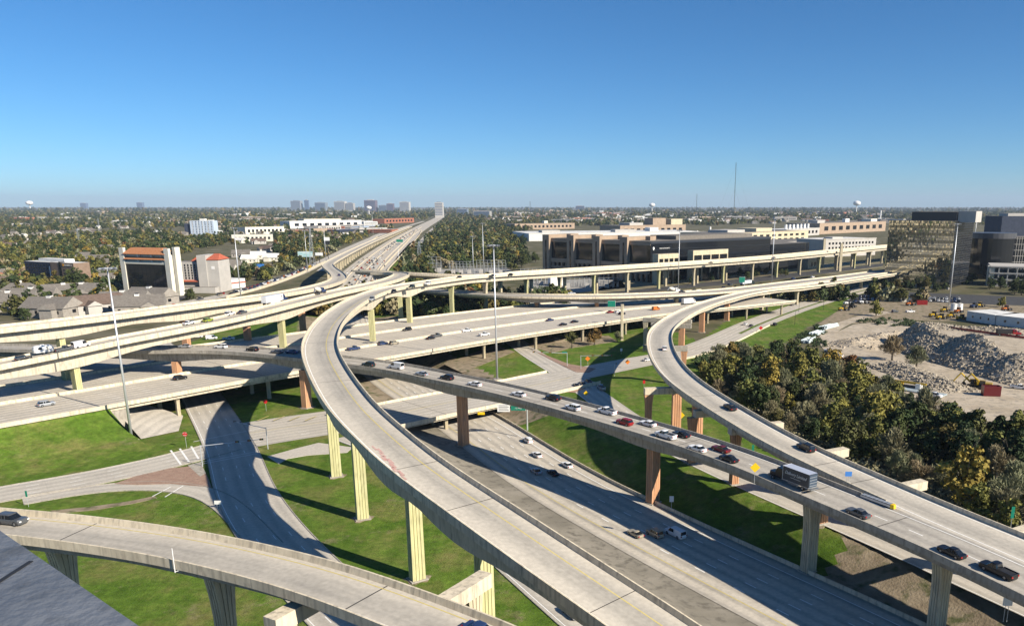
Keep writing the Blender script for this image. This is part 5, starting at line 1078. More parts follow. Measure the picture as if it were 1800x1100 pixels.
cars_on(R4, 1, 'cars on the crossing viaduct', [(1005,517,'sedan','white','white car on the crossing viaduct above the trailer'),(1199,514,'sedan','black','black car behind the mixer on the crossing viaduct'),(1221,512,'sedan','black','black car second behind the mixer'),(1272,507,'sedan','black','black car before the green road sign'),(1283,502,'suv','grey','grey car beside the green road sign'),(1394,491,'sedan','blue','blue car in the sun on the crossing viaduct'),(1428,488,'sedan','white','white car at the edge of the mirror office shade'),(1530,477,'suv','blue','dark blue car in the mirror office shade')])
cars_on(F3, -1, 'cars at the right junction', [(1013,680,'sedan','black','black car, first of three waiting at the right junction'),(1024,676,'sedan','grey','dark grey car, middle of three at the right junction'),(1034,672,'sedan','grey','grey car, last of three at the right junction'),(1057,684,'pickup','silver','silver pickup in the shadow at the right junction')])
cars_on(F4, 1, 'cars on the creek road', [(1138,634,'sedan','white','white car under the edge of the right curved flyover'),(1310,571,'sedan','white','white car on the creek road, left of a pair'),(1320,574,'sedan','grey','grey car on the creek road, right of a pair'),(1362,572,'suv','black','black car on the creek road by the red sign'),(1392,537,'sedan','grey','dark car on the slip road below the curved flyover')])
# queue on the frontage road: each car its own object, far and small
qr = random.Random(21); COLS = ['white', 'white', 'black', 'grey', 'silver', 'blue', 'red', 'beige', 'black', 'white', 'orange', 'grey']
def lane_cars(path, lanes, gap, s0, s1, label, group, dirn, n, jit=.4, detail=False):
    c = 0
    for off in lanes:
        s = s0+qr.random()*gap
        while s < s1 and c < n:
            q = min(path, key=lambda p: abs(p[3]-s)); col = qr.choice(COLS)
            kd = qr.choice(('sedan', 'suv', 'suv', 'pickup', 'hatch', 'sedan')); ang = math.atan2(q[4], -q[5]); ang = math.atan2(-(-q[4]), -q[5])
            place_car(kd, col, (q[0]+q[4]*off, q[1]+q[5]*off, q[2]+.06), ang+(math.pi if dirn < 0 else 0), label % (col, 'pickup' if kd == 'pickup' else 'car'), group, 1.15, detail); c += 1
            s += gap*qr.uniform(1-jit, 1+jit*1.6)
e0 = QD[nearest(QD, *P(395,519)[:2])][3]; e1 = QD[nearest(QD, *P(560,464)[:2])][3]
lane_cars(QD, (-5.5, -1.5, 2.5), 9.5, e0, e1, '%s %s queueing on the frontage road left of the snaking bend', 'cars queueing on the frontage road', -1, 84, .15)
e0 = QD[nearest(QD, *P(195,553)[:2])][3]; lane_cars(QD, (-5.5, -1.5), 32, e0, e0+150, '%s %s on the frontage road behind the left flyover', 'cars behind the left flyover', -1, 9)
mlist = [q for q in M75 if q[1] > 640]; ms = mlist[0][3]
lane_cars(mlist, (-18, -14, -6.8, -3.1, .5, 4.2, 7.8, 14, 19), 62, ms, ms+560, '%s %s on the far highway beside the viaduct', 'cars on the far highway', 1, 70)
lane_cars(mlist, (-6.8, -3.1, .5, 4.2, 7.8), 95, ms+430, ms+2100, 'tiny %s %s far along the highway to the skyline', 'tiny cars far along the highway', 1, 60)
# parked cars by the mirror office
for i in range(52):
    x, y = 1505+(i % 26)*7.2, 520+(i // 26)*4.5+((i % 26)*7.2)*.028+qr.uniform(-.6, .6)
    if i in (9, 14): continue
    p = P(x, y+1.5, .05); col = 'red' if i == 12 else qr.choice(COLS[:6]); place_car(qr.choice(('sedan', 'suv', 'pickup')), col, p, 1.2+qr.uniform(-.05, .05), 'parked %s car in the %s row before the mirror office' % (col, ('far', 'near')[i // 26]), 'cars parked before the mirror office', 1.15, False)
for i, (x, y, k, col, lab) in enumerate(((1459,619,'pickup','white','white work truck on the haul road, left of two'),(1471,627,'pickup','white','white work truck on the haul road, right of two'),(1533,671,'van','silver','grey van half hidden by the creek wood'),(1641,697,'pickup','white','white utility pickup beside the long pipes'),(1573,549,'suv','grey','dark suv beside the site brush'),(1600,549,'pickup','white','white pickup in the site yard'),(348,593,'sedan','white','white car in the shade under the truck flyover'),(372,596,'van','white','white van in the shade under the truck flyover'),(402,597,'pickup','white','white pickup in the shade under the truck flyover'),(1790,683,'pickup','white','white truck at the right edge of the demolition site'))):
    p = P(x, y, .08); place_car(k, col, p, (2.2, 2.2, 2.35, -.85, .3, .2, .2, .3, .15, -.6)[i], lab, 'single vehicles', 1.12)
# ---- larger vehicles
def truck_wheels(t, spots, r=.5, w=.3):
    mb = MB(); k = 14; cir = lambda y, rr: [(rr*math.cos(a), y, rr*math.sin(a)) for a in [2*math.pi*i/k for i in range(k)]]
    mb.loft([cir(-w/2, r), cir(w/2, r)], TYRE); mb.loft([cir(-w/2-.02, r*.5), cir(w/2+.02, r*.5)], RIM); first = None
    for x, y in spots:
        if first is None: first = mb.build('wheel', t, local=True); first.location = (x, y, r)
        else: share(first, 'wheel', t, (x, y, r))
def cab(t, x0, col, nose=True):
    part(t, 'cab', lambda m: [m.loft([ring_xy(x0, x0+2.2, 1.2, .9, .2), ring_xy(x0, x0+2.2, 1.22, 2.0, .2), ring_xy(x0, x0+1.6, 1.15, 3.1, .2)], PAINT[col])]+([m.loft([ring_xy(x0+2.0, x0+4.1, 1.0, .8, .2), ring_xy(x0+2.0, x0+4.0, 1.0, 1.75, .3)], PAINT[col])] if nose else []))
    part(t, 'windscreen', lambda m: m.loft([[(x0+2.21, -1.0, 2.05), (x0+2.21, 1.0, 2.05), (x0+1.68, .95, 2.9), (x0+1.68, -.95, 2.9)], [(x0+2.0, -1.0, 2.05), (x0+2.0, 1.0, 2.05), (x0+1.5, .95, 2.9), (x0+1.5, -.95, 2.9)]], CARGL))
    boxp(t, 'side_window', x0+.5, x0+1.5, -1.235, -1.19, 2.05, 2.8, CARGL); boxp(t, 'bumper', x0+(4.0 if nose else 2.2), x0+(4.2 if nose else 2.4), -1.15, 1.15, .45, .95, RIM)
def truck(name, path, x, y, dirn, label, cat, sc_=1.05):
    p, a, sl = on_path(path, x, y); t = thing(name, (p.x, p.y, p.z+.03), label, cat, None, a+(math.pi if dirn < 0 else 0)); t.scale = (sc_,)*3; return t
t = truck('semi_trailer_truck', R2, 484, 533, 1, 'white semi-trailer truck with a blue cab on the left flyover', 'truck', 1.0)
part(t, 'trailer_box', lambda m: m.box(-9.5, 5.2, -1.3, 1.3, 1.15, 4.1, PAINT['white'])); boxp(t, 'trailer_frame', -9, 5, -.6, .6, .8, 1.14, TRIM); cab(t, 5.6, 'blue'); boxp(t, 'roof_fairing', 5.6, 6.9, -1.1, 1.1, 3.1, 3.8, PAINT['blue']); boxp(t, 'skirt', -5.5, 2.5, -1.28, -1.2, .5, 1.14, PAINT['white'])
text_part(t, 'JB', (3.8, -1.34, 3.0), 1.1, TRIM, shear=.3)
truck_wheels(t, [(x, s_*1.05) for x in (-8.2, -7.0, 3.6, 4.8, 8.6) for s_ in (-1, 1)])
def mixer(path, x, y, dirn, label, col):
    t = truck('concrete_mixer', path, x, y, dirn, label, 'truck'); cab(t, 1.6, col); boxp(t, 'frame', -4.6, 2, -.6, .6, .8, 1.2, TRIM)
    k = 14; part(t, 'drum', lambda m: m.loft([[(cx, r*math.cos(a), cz+r*math.sin(a)) for a in [2*math.pi*i/k for i in range(k)]] for cx, r, cz in ((1.3, .5, 2.0), (.9, 1.0, 2.1), (-.4, 1.35, 2.35), (-2.0, 1.15, 2.7), (-3.6, .6, 3.1))], PAINT['cream']), True)
    part(t, 'chute', lambda m: m.tube((-3.7, 0, 2.9), (-4.9, 0, 1.4), .35, .3, RIM, 8)); truck_wheels(t, [(x_, s_*1.0) for x_ in (-3.8, -2.6, -1.2, 4.4) for s_ in (-1, 1)])
mixer(R2, 561, 517, 1, 'concrete mixer truck with a blue cab ahead of the semi-trailer', 'blue'); mixer(R4, 1183, 514, 1, 'white concrete mixer on the crossing viaduct', 'white')
t = truck('box_truck', R5, 1397, 853, -1, 'dark blue grey box truck with white script lettering on the middle flyover', 'truck', 1.05)
TRK = noisy('truck body slate', (.030, .040, .055), (.042, .052, .068), .4, .45, spec=.5)
boxp(t, 'cargo_box', -4.9, 2.4, -1.25, 1.25, 1.1, 4.0, TRK, plain('truck roof', (.42, .46, .55), .5)); boxp(t, 'front_edge', 2.41, 2.52, -1.27, 1.27, 1.0, 4.02, PAINT['white']); boxp(t, 'lower_rail', -4.9, 2.4, -1.29, 1.29, .98, 1.09, PAINT['silver'])
boxp(t, 'rear_door', -5.0, -4.91, -1.12, 1.12, 1.2, 3.85, plain('roller door', (.05, .075, .11), .35)); boxp(t, 'lift_gate', -5.6, -5.02, -1.1, 1.1, .7, .95, RIM); cab(t, 2.7, 'black'); boxp(t, 'fuel_tank', -1.9, .9, .9, 1.2, .45, .95, RIM); truck_wheels(t, [(x_, s_*1.05) for x_ in (-3.2, 5.4) for s_ in (-1, 1)])
for k in range(4): boxp(t, 'door_slat', -5.03, -5.0, -1.05, 1.05, 1.45+.6*k, 1.55+.6*k, PAINT['silver'])
text_part(t, 'Delivery Limited', (-1.2, 1.27, 2.8), 1.0, WHITEP, (R(90), 0, R(180)), shear=.35, sx=.9); boxp(t, 'script_underline', -2.6, .2, 1.252, 1.262, 1.93, 2.0, WHITEP)
t = truck('camper_trailer', R2, 77, 622, 1, 'white camper trailer towed behind the grey pickup', 'trailer'); part(t, 'shell', lambda m: m.loft([ring_xy(-3, 2.9, 1.15, .7, .4), ring_xy(-3.1, 3.1, 1.2, 1.6, .4), ring_xy(-2.9, 2.6, 1.15, 2.7, .4), ring_xy(-2.3, 2.0, .95, 3.0, .4)], PAINT['white']))
boxp(t, 'door', .6, 1.3, -1.24, -1.19, .9, 2.5, PAINT['cream']); boxp(t, 'side_window', -1.9, -.7, -1.24, -1.18, 1.7, 2.3, CARGL); boxp(t, 'roof_unit', -.8, .3, -.5, .5, 2.98, 3.3, PAINT['white']); part(t, 'hitch', lambda m: m.tube((2.9, 0, .75), (4.4, 0, .6), .1, .08, TRIM)); truck_wheels(t, [(-.3, -1.1), (-.3, 1.1)], .36, .22)
t = truck('delivery_truck', IN, 1210, 535, 1, 'white box truck on the interstate behind the right curved flyover', 'truck'); boxp(t, 'cargo_box', -5, 3, -1.3, 1.3, 1.0, 4.1, PAINT['white']); cab(t, 3.2, 'white', False); truck_wheels(t, [(-3, -1), (-3, 1), (4.5, -1), (4.5, 1)])
t = truck('flatbed_truck', R4, 1314, 501, 1, 'white slatted truck with a teal cab on the crossing viaduct', 'truck'); boxp(t, 'load', -9, 4, -1.25, 1.25, 1.5, 3.6, PAINT['white']); boxp(t, 'bed', -9.2, 4.2, -1.25, 1.25, 1.1, 1.45, TRIM); cab(t, 4.8, 'green'); truck_wheels(t, [(x_, s_) for x_ in (-8, -6.8, 3, 4.2, 7.5) for s_ in (-1, 1)])
t = truck('pickup_with_trailer', shift(IN, -80), 950, 532, 1, 'low trailer with a dark load behind a white pickup on the farthest deck', 'trailer'); boxp(t, 'bed', -5, 3, -1.1, 1.1, .6, .9, TRIM); boxp(t, 'load', -4.5, 2.5, -.9, .9, .9, 1.9, PAINT['green']); truck_wheels(t, [(-2, -1), (-2, 1), (-1, -1), (-1, 1)], .38)
cars_on(shift(IN, -80), 1, 'cars on the farther interstate decks', [(937,533,'pickup','white','white pickup pulling a trailer on the farthest deck')])
t = truck('yellow_truck', QD, 545, 472, -1, 'yellow truck in the queue left of the snaking bend', 'truck'); boxp(t, 'cargo_box', -4, 2.4, -1.3, 1.3, 1, 3.8, PAINT['yellow']); cab(t, 2.6, 'yellow', False); truck_wheels(t, [(-2.6, -1), (-2.6, 1), (3.6, -1), (3.6, 1)])
# ------------------------------------------------------------------ masts, lamps, signs and signals
def high_mast(xb, yb, yt, label, z0=0.0, tilt=0):
    A = P(xb, yb, z0); b = (yt-CY)/F; h = H-(A.y*(SP+b*CP)/(CP-b*SP))-z0
    t = thing('high_mast_lamp', A, label, 'lamp mast', 'high mast lamps'); r0 = h/60*.50
    part(t, 'pole', lambda m: m.tube((0, 0, -.5), (0, 0, h), r0, r0*.45, STEEL, 12), True)
    part(t, 'head_ring', lambda m: [m.tube((1.7*math.cos(a), 1.7*math.sin(a), h-.3), (1.7*math.cos(a+.524), 1.7*math.sin(a+.524), h-.3), .13, .13, STEEL, 5) for a in [.524*i for i in range(12)]]+[m.tube((0, 0, h-.2), (1.7*math.cos(a), 1.7*math.sin(a), h-.3), .08, .08, STEEL, 4) for a in (0, 1.57, 3.14, 4.71)])
    lm = MB(); lm.loft([ring_xy(-.45, .45, .32, -.55, .1), ring_xy(-.6, .6, .42, -.1, .1), ring_xy(-.3, .3, .2, .25, .05)], RIM); first = None
    for i in range(8):
        a = i*.785; loc = (2.2*math.cos(a), 2.2*math.sin(a), h-.35)
        if first is None: first = lm.build('lamp_head', t, local=True); first.location = loc
        else: share(first, 'lamp_head', t, loc, a)
    part(t, 'footing', lambda m: m.loft([[(k_*1.9*(1+.25*math.cos(3*a))*math.cos(a), k_*1.9*(1+.25*math.cos(3*a))*math.sin(a), z) for a in [2*math.pi*i/20 for i in range(20)]] for k_, z in ((1, -.3), (1, .12), (.9, .18))], GREYC))
for a in ((232,773,470,'tallest lamp mast, standing on the left lawn'),(874,666,430,'lamp mast in the middle beside the grass triangle'),(1668,537,393,'lamp mast before the mirror office'),(424,527,400,'lamp mast right of the grey hotel'),(1356,498,384,'lamp mast in front of the dark annex'),(1192,508,404,'lamp mast in front of the dark office'),(3,754,590,'lamp mast cut off by the left edge'),(833,497,415,'slim lamp mast behind the tall flyover, left of two'),(851,492,392,'slim lamp mast behind the tall flyover, right of two'),(702,478,428,'lamp mast beside the far slip lane'),(541,478,405,'lamp mast left of the snaking bend'),(574,466,398,'lamp mast behind the snaking bend'),(656,412,372,'far lamp mast by the brick store'),(1711,440,380,'far lamp mast right of the mirror office')): high_mast(*a)
def post(x, yb, yt, w_, label, base=0.0):
    A = P(x, yb, base); b = (yt-CY)/F; h = H-(A.y*(SP+b*CP)/(CP-b*SP))-base; t = thing('concrete_post', A, label, 'post', 'tall bare concrete posts')
    part(t, 'shaft', lambda m: m.loft([ring_xy(-w_, w_, w_, -.5, .2), ring_xy(-w_, w_, w_, h, .2)], TANP)); part(t, 'cap', lambda m: m.loft([ring_xy(-w_*1.15, w_*1.15, w_*1.15, h, .2), ring_xy(-w_*1.15, w_*1.15, w_*1.15, h+.4, .2)], TANP))
post(1093,598,536,.8,'bare tan post rising beside the nearest interstate deck'); post(1476,477,428,1.5,'bare tan post left of the mirror office, right of two'); post(1446,470,420,1.4,'bare tan post left of the mirror office, left of two')
GREEN = plain('sign green', (.005, .19, .12), .45); SYEL = plain('sign yellow', (.85, .55, .01), .45); SORG = plain('sign orange', (.80, .22, .02), .45); SRED = plain('sign red', (.55, .02, .02), .45); SWHT = plain('sign white', (.78, .78, .76), .45); SBLU = plain('sign blue', (.05, .20, .55), .45); SBLK = plain('sign black', (.02, .02, .02), .5)
def sign(x, y, h, shape, mat, label, w_=1.0, hh=1.0, z0=0.0, rz=0.0, txt=None, cat='road sign', tcol=None, npost=1):
    A = P(x, y, z0); t = thing('road_sign', A, label, cat, None, rz+math.atan2(-A.x, A.y)*-1*0); s_ = w_
    for k in range(npost):
        px_ = 0 if npost == 1 else (-.35+.7*k)*w_
        part(t, 'post', lambda m: m.tube((px_, .06, -.3), (px_, .06, h-(.1 if npost > 1 else 0)), .05, .05, STEEL, 6))
    if shape == 'diamond': pl_ = [(0, -s_), (s_, 0), (0, s_), (-s_, 0)]
    elif shape == 'oct': pl_ = [(s_*math.cos(a), s_*math.sin(a)) for a in [math.pi/8+math.pi/4*i for i in range(8)]]
    elif shape == 'disc': pl_ = [(s_*math.cos(a), s_*math.sin(a)) for a in [2*math.pi*i/16 for i in range(16)]]
    else: pl_ = [(-w_, -hh), (w_, -hh), (w_, hh), (-w_, hh)]
    part(t, 'panel', lambda m: m.loft([[(u, y_, h+v) for u, v in pl_] for y_ in (-.03, .02)], mat))
    if txt:
        for i, (tx, sz, dz) in enumerate(txt): text_part(t, tx, (0, -.05, h+dz), sz, tcol or SBLK, extrude=.01)
    return t
sign(1326,848,3.6,'diamond',SYEL,'yellow diamond sign on the middle flyover barrier left of the grey truck',1.15,z0=14.6); sign(1196,750,4.2,'diamond',SYEL,'yellow diamond sign on the right curved road, left of the flyover bent',1.4,z0=0); sign(1030,702,2.6,'diamond',SYEL,'yellow diamond sign peeping over the middle flyover',1.0,z0=0)
sign(1033,641,3.0,'diamond',SORG,'orange diamond sign by the right junction median',1.25); sign(1103,647,3.0,'diamond',SORG,'orange diamond sign in the curved shadow',1.2); sign(1337,585,3,'diamond',SRED,'red diamond sign beside the creek road',1.3)
sign(328,787,4.6,'disc',SRED,'round red do not enter sign on the left lawn corner',.75,txt=(('DO NOT', .34, .42), ('ENTER', .34, -.42)), tcol=SWHT); sign(468,722,3.6,'disc',SRED,'round red sign in the shade of the interstate deck',.75)
sign(1180,898,3.4,'rect',SWHT,'white rectangular sign beside the big salmon pier',.55,.8,z0=-2.5); sign(1767,1090,4.0,'rect',SWHT,'white square sign on the dirt at the lower right',.9,.95,npost=2); sign(384,893,1.6,'rect',SWHT,'white rectangular sign at the slip road kerb',.9,.5,npost=2); sign(1165,640,2.4,'rect',SWHT,'small white sign in the shadow of the curved flyover',.6,.7); sign(1092,622,2.2,'rect',SWHT,'small white sign on the shaded lawn',.55,.7)
sign(1490,852,2.6,'rect',SBLU,'blue route shield sign on the merge barrier',.75,.55,z0=14.6,npost=2); sign(1132,680,2.2,'rect',SRED,'small red sign on the lawn right of the curved shadow',.5,.7); sign(1323,800,2.4,'rect',GREEN,'slim green sign behind the middle flyover',.35,1.0); sign(50,890,3.5,'rect',GREEN,'dark sign post beside the lower left street',.25,.8); sign(1777,925,3.2,'rect',GREEN,'slim green sign beside the lower right barrier',.35,1.3,z0=9)
sign(1345,822,1.8,'rect',SORG,'orange work sign at the grass below the curved flyover',.8,.7)
# cantilever green sign over the bank
A = P(927, 751, -1.0); t = thing('cantilever_sign', A, 'green Midpark Rd road sign on a white post beside the white notice panel', 'road sign')
hp = 9.2; part(t, 'post', lambda m: m.tube((0, 0, -1), (0, 0, hp), .28, .22, plain('pale galvanised', (.55, .58, .56), .4, .4), 10)); part(t, 'arm', lambda m: m.tube((0, 0, hp-.4), (-10.5, 0, hp-1.0), .16, .14, STEEL, 6)); part(t, 'lower_arm', lambda m: m.tube((0, 0, hp-2.0), (-10.5, 0, hp-2.6), .12, .12, STEEL, 6))
boxp(t, 'green_panel', -5.6, -.5, -.3, -.18, hp-2.9, hp+.1, GREEN); boxp(t, 'panel_border', -5.7, -.4, -.17, -.12, hp-3.0, hp+.2, SWHT); boxp(t, 'white_panel', -10.4, -6.0, -.3, -.18, hp-3.4, hp-.6, SWHT); boxp(t, 'exit_tab', -2.9, -.5, -.3, -.18, hp+.12, hp+.75, GREEN)
text_part(t, 'Midpark Rd', (-3.05, -.34, hp-.95), 1.0, SWHT, extrude=.02); text_part(t, '1/2 MILE', (-3.05, -.34, hp-2.1), .7, SWHT, extrude=.02)
for k in range(4): boxp(t, 'notice_line', -9.9, -6.8+.4*(k % 2), -.33, -.3, hp-1.2-.55*k, hp-1.05-.55*k, TRIM)
A = P(846, 724, .8); t = thing('bridge_height_plate', A, 'yellow height plate on the street bridge edge', 'road sign'); boxp(t, 'panel', -1.3, 1.3, -.45, -.35, -.9, .1, SYEL); boxp(t, 'bracket', -.1, .1, -.34, 0, -.5, .1, STEEL)
A = P(1075, 548, 9); t = thing('gantry_sign', A, 'green overhead road sign on the farther interstate deck', 'road sign'); boxp(t, 'panel', -2.4, 2.4, 0, .2, 3.2, 7, GREEN); part(t, 'post', lambda m: m.tube((2.2, .3, -1), (2.2, .3, 7.2), .2, .2, STEEL, 6)); boxp(t, 'border', -2.5, 2.5, .21, .26, 3.1, 7.1, SWHT)
A = P(1304, 503, 14); t = thing('gantry_sign', A, 'green overhead road sign on the crossing viaduct', 'road sign'); boxp(t, 'panel', -2.2, 2.2, 0, .2, 3, 7, GREEN); part(t, 'post', lambda m: m.tube((2.0, .3, -1), (2.0, .3, 7.5), .22, .22, STEEL, 6)); boxp(t, 'border', -2.3, 2.3, .21, .26, 2.9, 7.1, SWHT)
A = P(705, 431, 0); t = thing('gantry_sign', A, 'green overhead sign spanning the far highway', 'road sign'); boxp(t, 'panel', -9, 4, 0, .3, 6, 11, GREEN); part(t, 'post', lambda m: m.tube((4.5, .3, -1), (4.5, .3, 12), .3, .3, STEEL, 6))
# traffic signals
def signal(xb, yb, hp, arm, rz, label, heads, street=None):
    A = P(xb, yb, .1); t = thing('traffic_signal', A, label, 'traffic signal', 'mast arm traffic signals', rz)
    part(t, 'pole', lambda m: m.tube((0, 0, -.2), (0, 0, hp), .16, .12, STEEL, 8)); part(t, 'arm', lambda m: m.tube((0, 0, hp-.3), (arm, 0, hp+.5), .12, .07, STEEL, 8))
    for u in heads:
        o = boxp(t, 'signal_head', arm*u-.55, arm*u+.55, -.32, -.12, hp-.25+.8*u*.6, hp+.25+.8*u*.6, SBLK)
        for k, m_ in enumerate((SRED, SYEL, GREEN)):
            mb = MB(); mb.loft([[(arm*u-.33+.33*k+.12*math.cos(a), y_, hp+.8*u*.6+.12*math.sin(a)) for a in [2*math.pi*i/8 for i in range(8)]] for y_ in (-.32, -.36)], m_); l = mb.build('lens', o, local=True)
    if street: boxp(t, 'street_sign', arm*.15, arm*.15+2.4, -.1, 0, hp-.1, hp+.5, GREEN)
signal(471,788,7,13,2.75,'traffic signal mast on the paver strip at the left junction',(.55,.8,1.0)); signal(356,819,6.5,17,.28,'traffic signal mast with a long white arm at the left junction',(.6,.8,1.0)); signal(997,643,6.5,-16,.05,'traffic signal mast left of the right junction median',(.5,.75,1.0),1); signal(1021,648,6.5,15,-.2,'traffic signal mast reaching over the right junction lawn kerb',(.4,.7,1.0)); signal(1080,660,5,3,1.2,'short signal post on the shaded island',(.6,))
for x, y, lab in ((297,992,'thin white lamp arm fixed to the near barrier of the nearest ramp'),):
    q = R7[nearest(R7, *P(297,985,28)[:2])]; t = thing('bracket_lamp', (q[0]+q[4]*4.7, q[1]+q[5]*4.7, q[2]-.2), lab, 'lamp'); part(t, 'pole', lambda m: m.tube((0, 0, -.6), (0, 0, 3.0), .07, .05, SWHT, 6)); part(t, 'bracket', lambda m: m.tube((0, 0, -.5), (.9, .1, -.2), .06, .06, SWHT, 6))
for i, (x, y, h) in enumerate(((1397,571,9),(1404,549,9),(1447,545,10),(1475,533,9),(1500,512,8),(1531,520,9))):
    A = P(x, y, 0); t = thing('street_lamp', A, 'slim street lamp number along the creek road, %s' % ('nearest the pipe stack', 'second from the pipe stack', 'beside the grass wedge', 'by the shaded slip road', 'under the mirror office shade', 'at the car park entrance')[i], 'street lamp', 'street lamps along the creek road'); t['label'] = 'slim street lamp %s' % ('nearest the pipe stack', 'second from the pipe stack', 'beside the grass wedge', 'by the shaded slip road', 'in the mirror office shade', 'at the car park entrance')[i]
    part(t, 'pole', lambda m: m.tube((0, 0, -.3), (0, 0, h), .12, .07, DARKST, 6)); part(t, 'arm', lambda m: m.tube((0, 0, h), (1.6, 0, h+.3), .06, .05, DARKST, 5)); boxp(t, 'lamp_head', 1.3, 2.0, -.15, .15, h+.15, h+.35, RIM)
# crash cushion at the merge
q = R5[nearest(R5, *P(1535,878,14)[:2])]; ang = math.atan2(R5[nearest(R5, *P(1600,910,14)[:2])][1]-q[1], R5[nearest(R5, *P(1600,910,14)[:2])][0]-q[0])
t = thing('crash_cushion', (q[0]-q[4]*6.2, q[1]-q[5]*6.2, q[2]+.02), 'striped crash cushion with a yellow nose where the two flyovers merge', 'crash cushion', None, ang)
for k in range(7): boxp(t, 'cell', -3.9+k*1.05, -3.0+k*1.05, -.55, .55, .08, .85, PAINT['grey'], PAINT['silver'])
for s_ in (-1, 1): boxp(t, 'side_rail', -4, 3.5, s_*.6-.05, s_*.6+.05, .25, .7, STEEL)
part(t, 'nose', lambda m: m.loft([[(3.5, -.6, .05), (4.3, -.35, .05), (4.3, .35, .05), (3.5, .6, .05)], [(3.5, -.6, .9), (4.2, -.35, .9), (4.2, .35, .9), (3.5, .6, .9)]], SYEL))
# billboards, pylons and the substation
def billboard(x, yb, yt, w_, hh, mat, label):
    A = P(x, yb, 0); b = (yt-CY)/F; h = H-(A.y*(SP+b*CP)/(CP-b*SP)); t = thing('billboard', A, label, 'billboard', 'billboards by the far highway'); boxp(t, 'panel', -w_, w_, -.4, .3, h-hh, h, mat); part(t, 'post', lambda m: m.tube((0, .6, -.5), (0, .6, h-hh*.3), .5, .45, DARKST, 8)); boxp(t, 'catwalk', -w_, w_, -1.3, -.4, h-hh-.3, h-hh-.1, DARKST)
billboard(538,466,442,9.5,7,noisy('teal white poster', (.15,.45,.46), (.72,.76,.75), .25, stretch=(.3,.3,1.5)),'white and teal billboard beside the queue road'); billboard(562,462,444,5,4,SWHT,'small white billboard right of the teal one'); billboard(577,455,417,4,5,SWHT,'upper white sign board behind the snaking bend'); billboard(576,450,424,4.5,5,SBLK,'dark sign board below the upper white one'); billboard(458,484,464,5,6,SBLU,'blue sign panel in the brown lot')
def pylon(x, yb, yt, label, w_=3.0):
    A = P(x, yb, 0); b = (yt-CY)/F; h = H-(A.y*(SP+b*CP)/(CP-b*SP)); t = thing('power_pylon', A, label, 'pylon', 'steel power pylons')
    part(t, 'lattice', lambda m: [m.tube((sx*w_, sy*w_, 0), (sx*w_*.18, sy*w_*.18, h), .2, .15, STEEL, 4) for sx in (-1, 1) for sy in (-1, 1)]+[m.tube((s_*w_*(1-.82*k/9), -w_*(1-.82*k/9), h*k/9), (-s_*w_*(1-.82*(k+1)/9), -w_*(1-.82*(k+1)/9), h*(k+1)/9), .12, .12, STEEL, 4) for k in range(9) for s_ in (-1, 1)])
    for z in (.78, .92): part(t, 'cross_arm', lambda m: m.tube((-w_*1.5, 0, h*z), (w_*1.5, 0, h*z), .18, .18, STEEL, 4))
pylon(738,462,424,'lattice pylon beside the far frontage road',3.4); pylon(550,470,400,'tall lattice pylon behind the teal billboard',3.0); pylon(140,432,402,'lattice pylon above the white houses at the left',3.2); pylon(175,405,384,'thin pale pylon in the left trees',2.2)
GALV = plain('dull galvanised', (.40, .42, .42), .55, .2)
def gantry(x, y, w_, hgt, n, label):
    A = P(x, y, 0); t = thing('substation_gantry', A, label, 'substation', 'steel substation frames')
    for i in range(n+1):
        part(t, 'leg', lambda m: [m.tube((w_*i/n, 0, -.3), (w_*i/n, 0, hgt), .2, .16, GALV, 5), m.tube((w_*i/n, 6, -.3), (w_*i/n, 6, hgt*.7), .18, .15, GALV, 5)])
    for z in (.55, .8, 1.0): part(t, 'beam', lambda m: m.tube((0, 0, hgt*z), (w_, 0, hgt*z), .16, .16, GALV, 5))
    gr = random.Random(int(x)); part(t, 'insulator', lambda m: [m.tube((u, 3, 0), (u, 3, hgt*gr.uniform(.3, .75)), .3, .16, RIM, 5) for u in [gr.uniform(0, w_) for _ in range(int(n*4))]])
    part(t, 'transformer', lambda m: [m.box(u, u+4, -6, -2.5, 0, gr.uniform(3, 4.5), LGREY) for u in [w_*(k+.3)/3 for k in range(3)]])
gantry(753,477,15,17,3,'tall white steel gantry at the left of the substation'); gantry(790,480,28,13,7,'lower steel frames in the middle of the substation'); gantry(838,479,34,14,8,'steel frames at the right of the substation'); gantry(925,500,30,9,8,'low steel frames under the viaduct, left group'); gantry(985,505,55,9,12,'low steel frames under the viaduct, right group'); gantry(915,487,26,9,6,'small frames left of the tan campus')
r, W, h = bld('white_hut', 'white service hut under the viaduct', (968,503), (992,502), 487); boxp(r, 'wall', 0, W, 0, 8, 0, h, WHITEP, ROOFW); boxp(r, 'door', W*.6, W*.7, -.1, .05, 0, h*.6, DARKST)
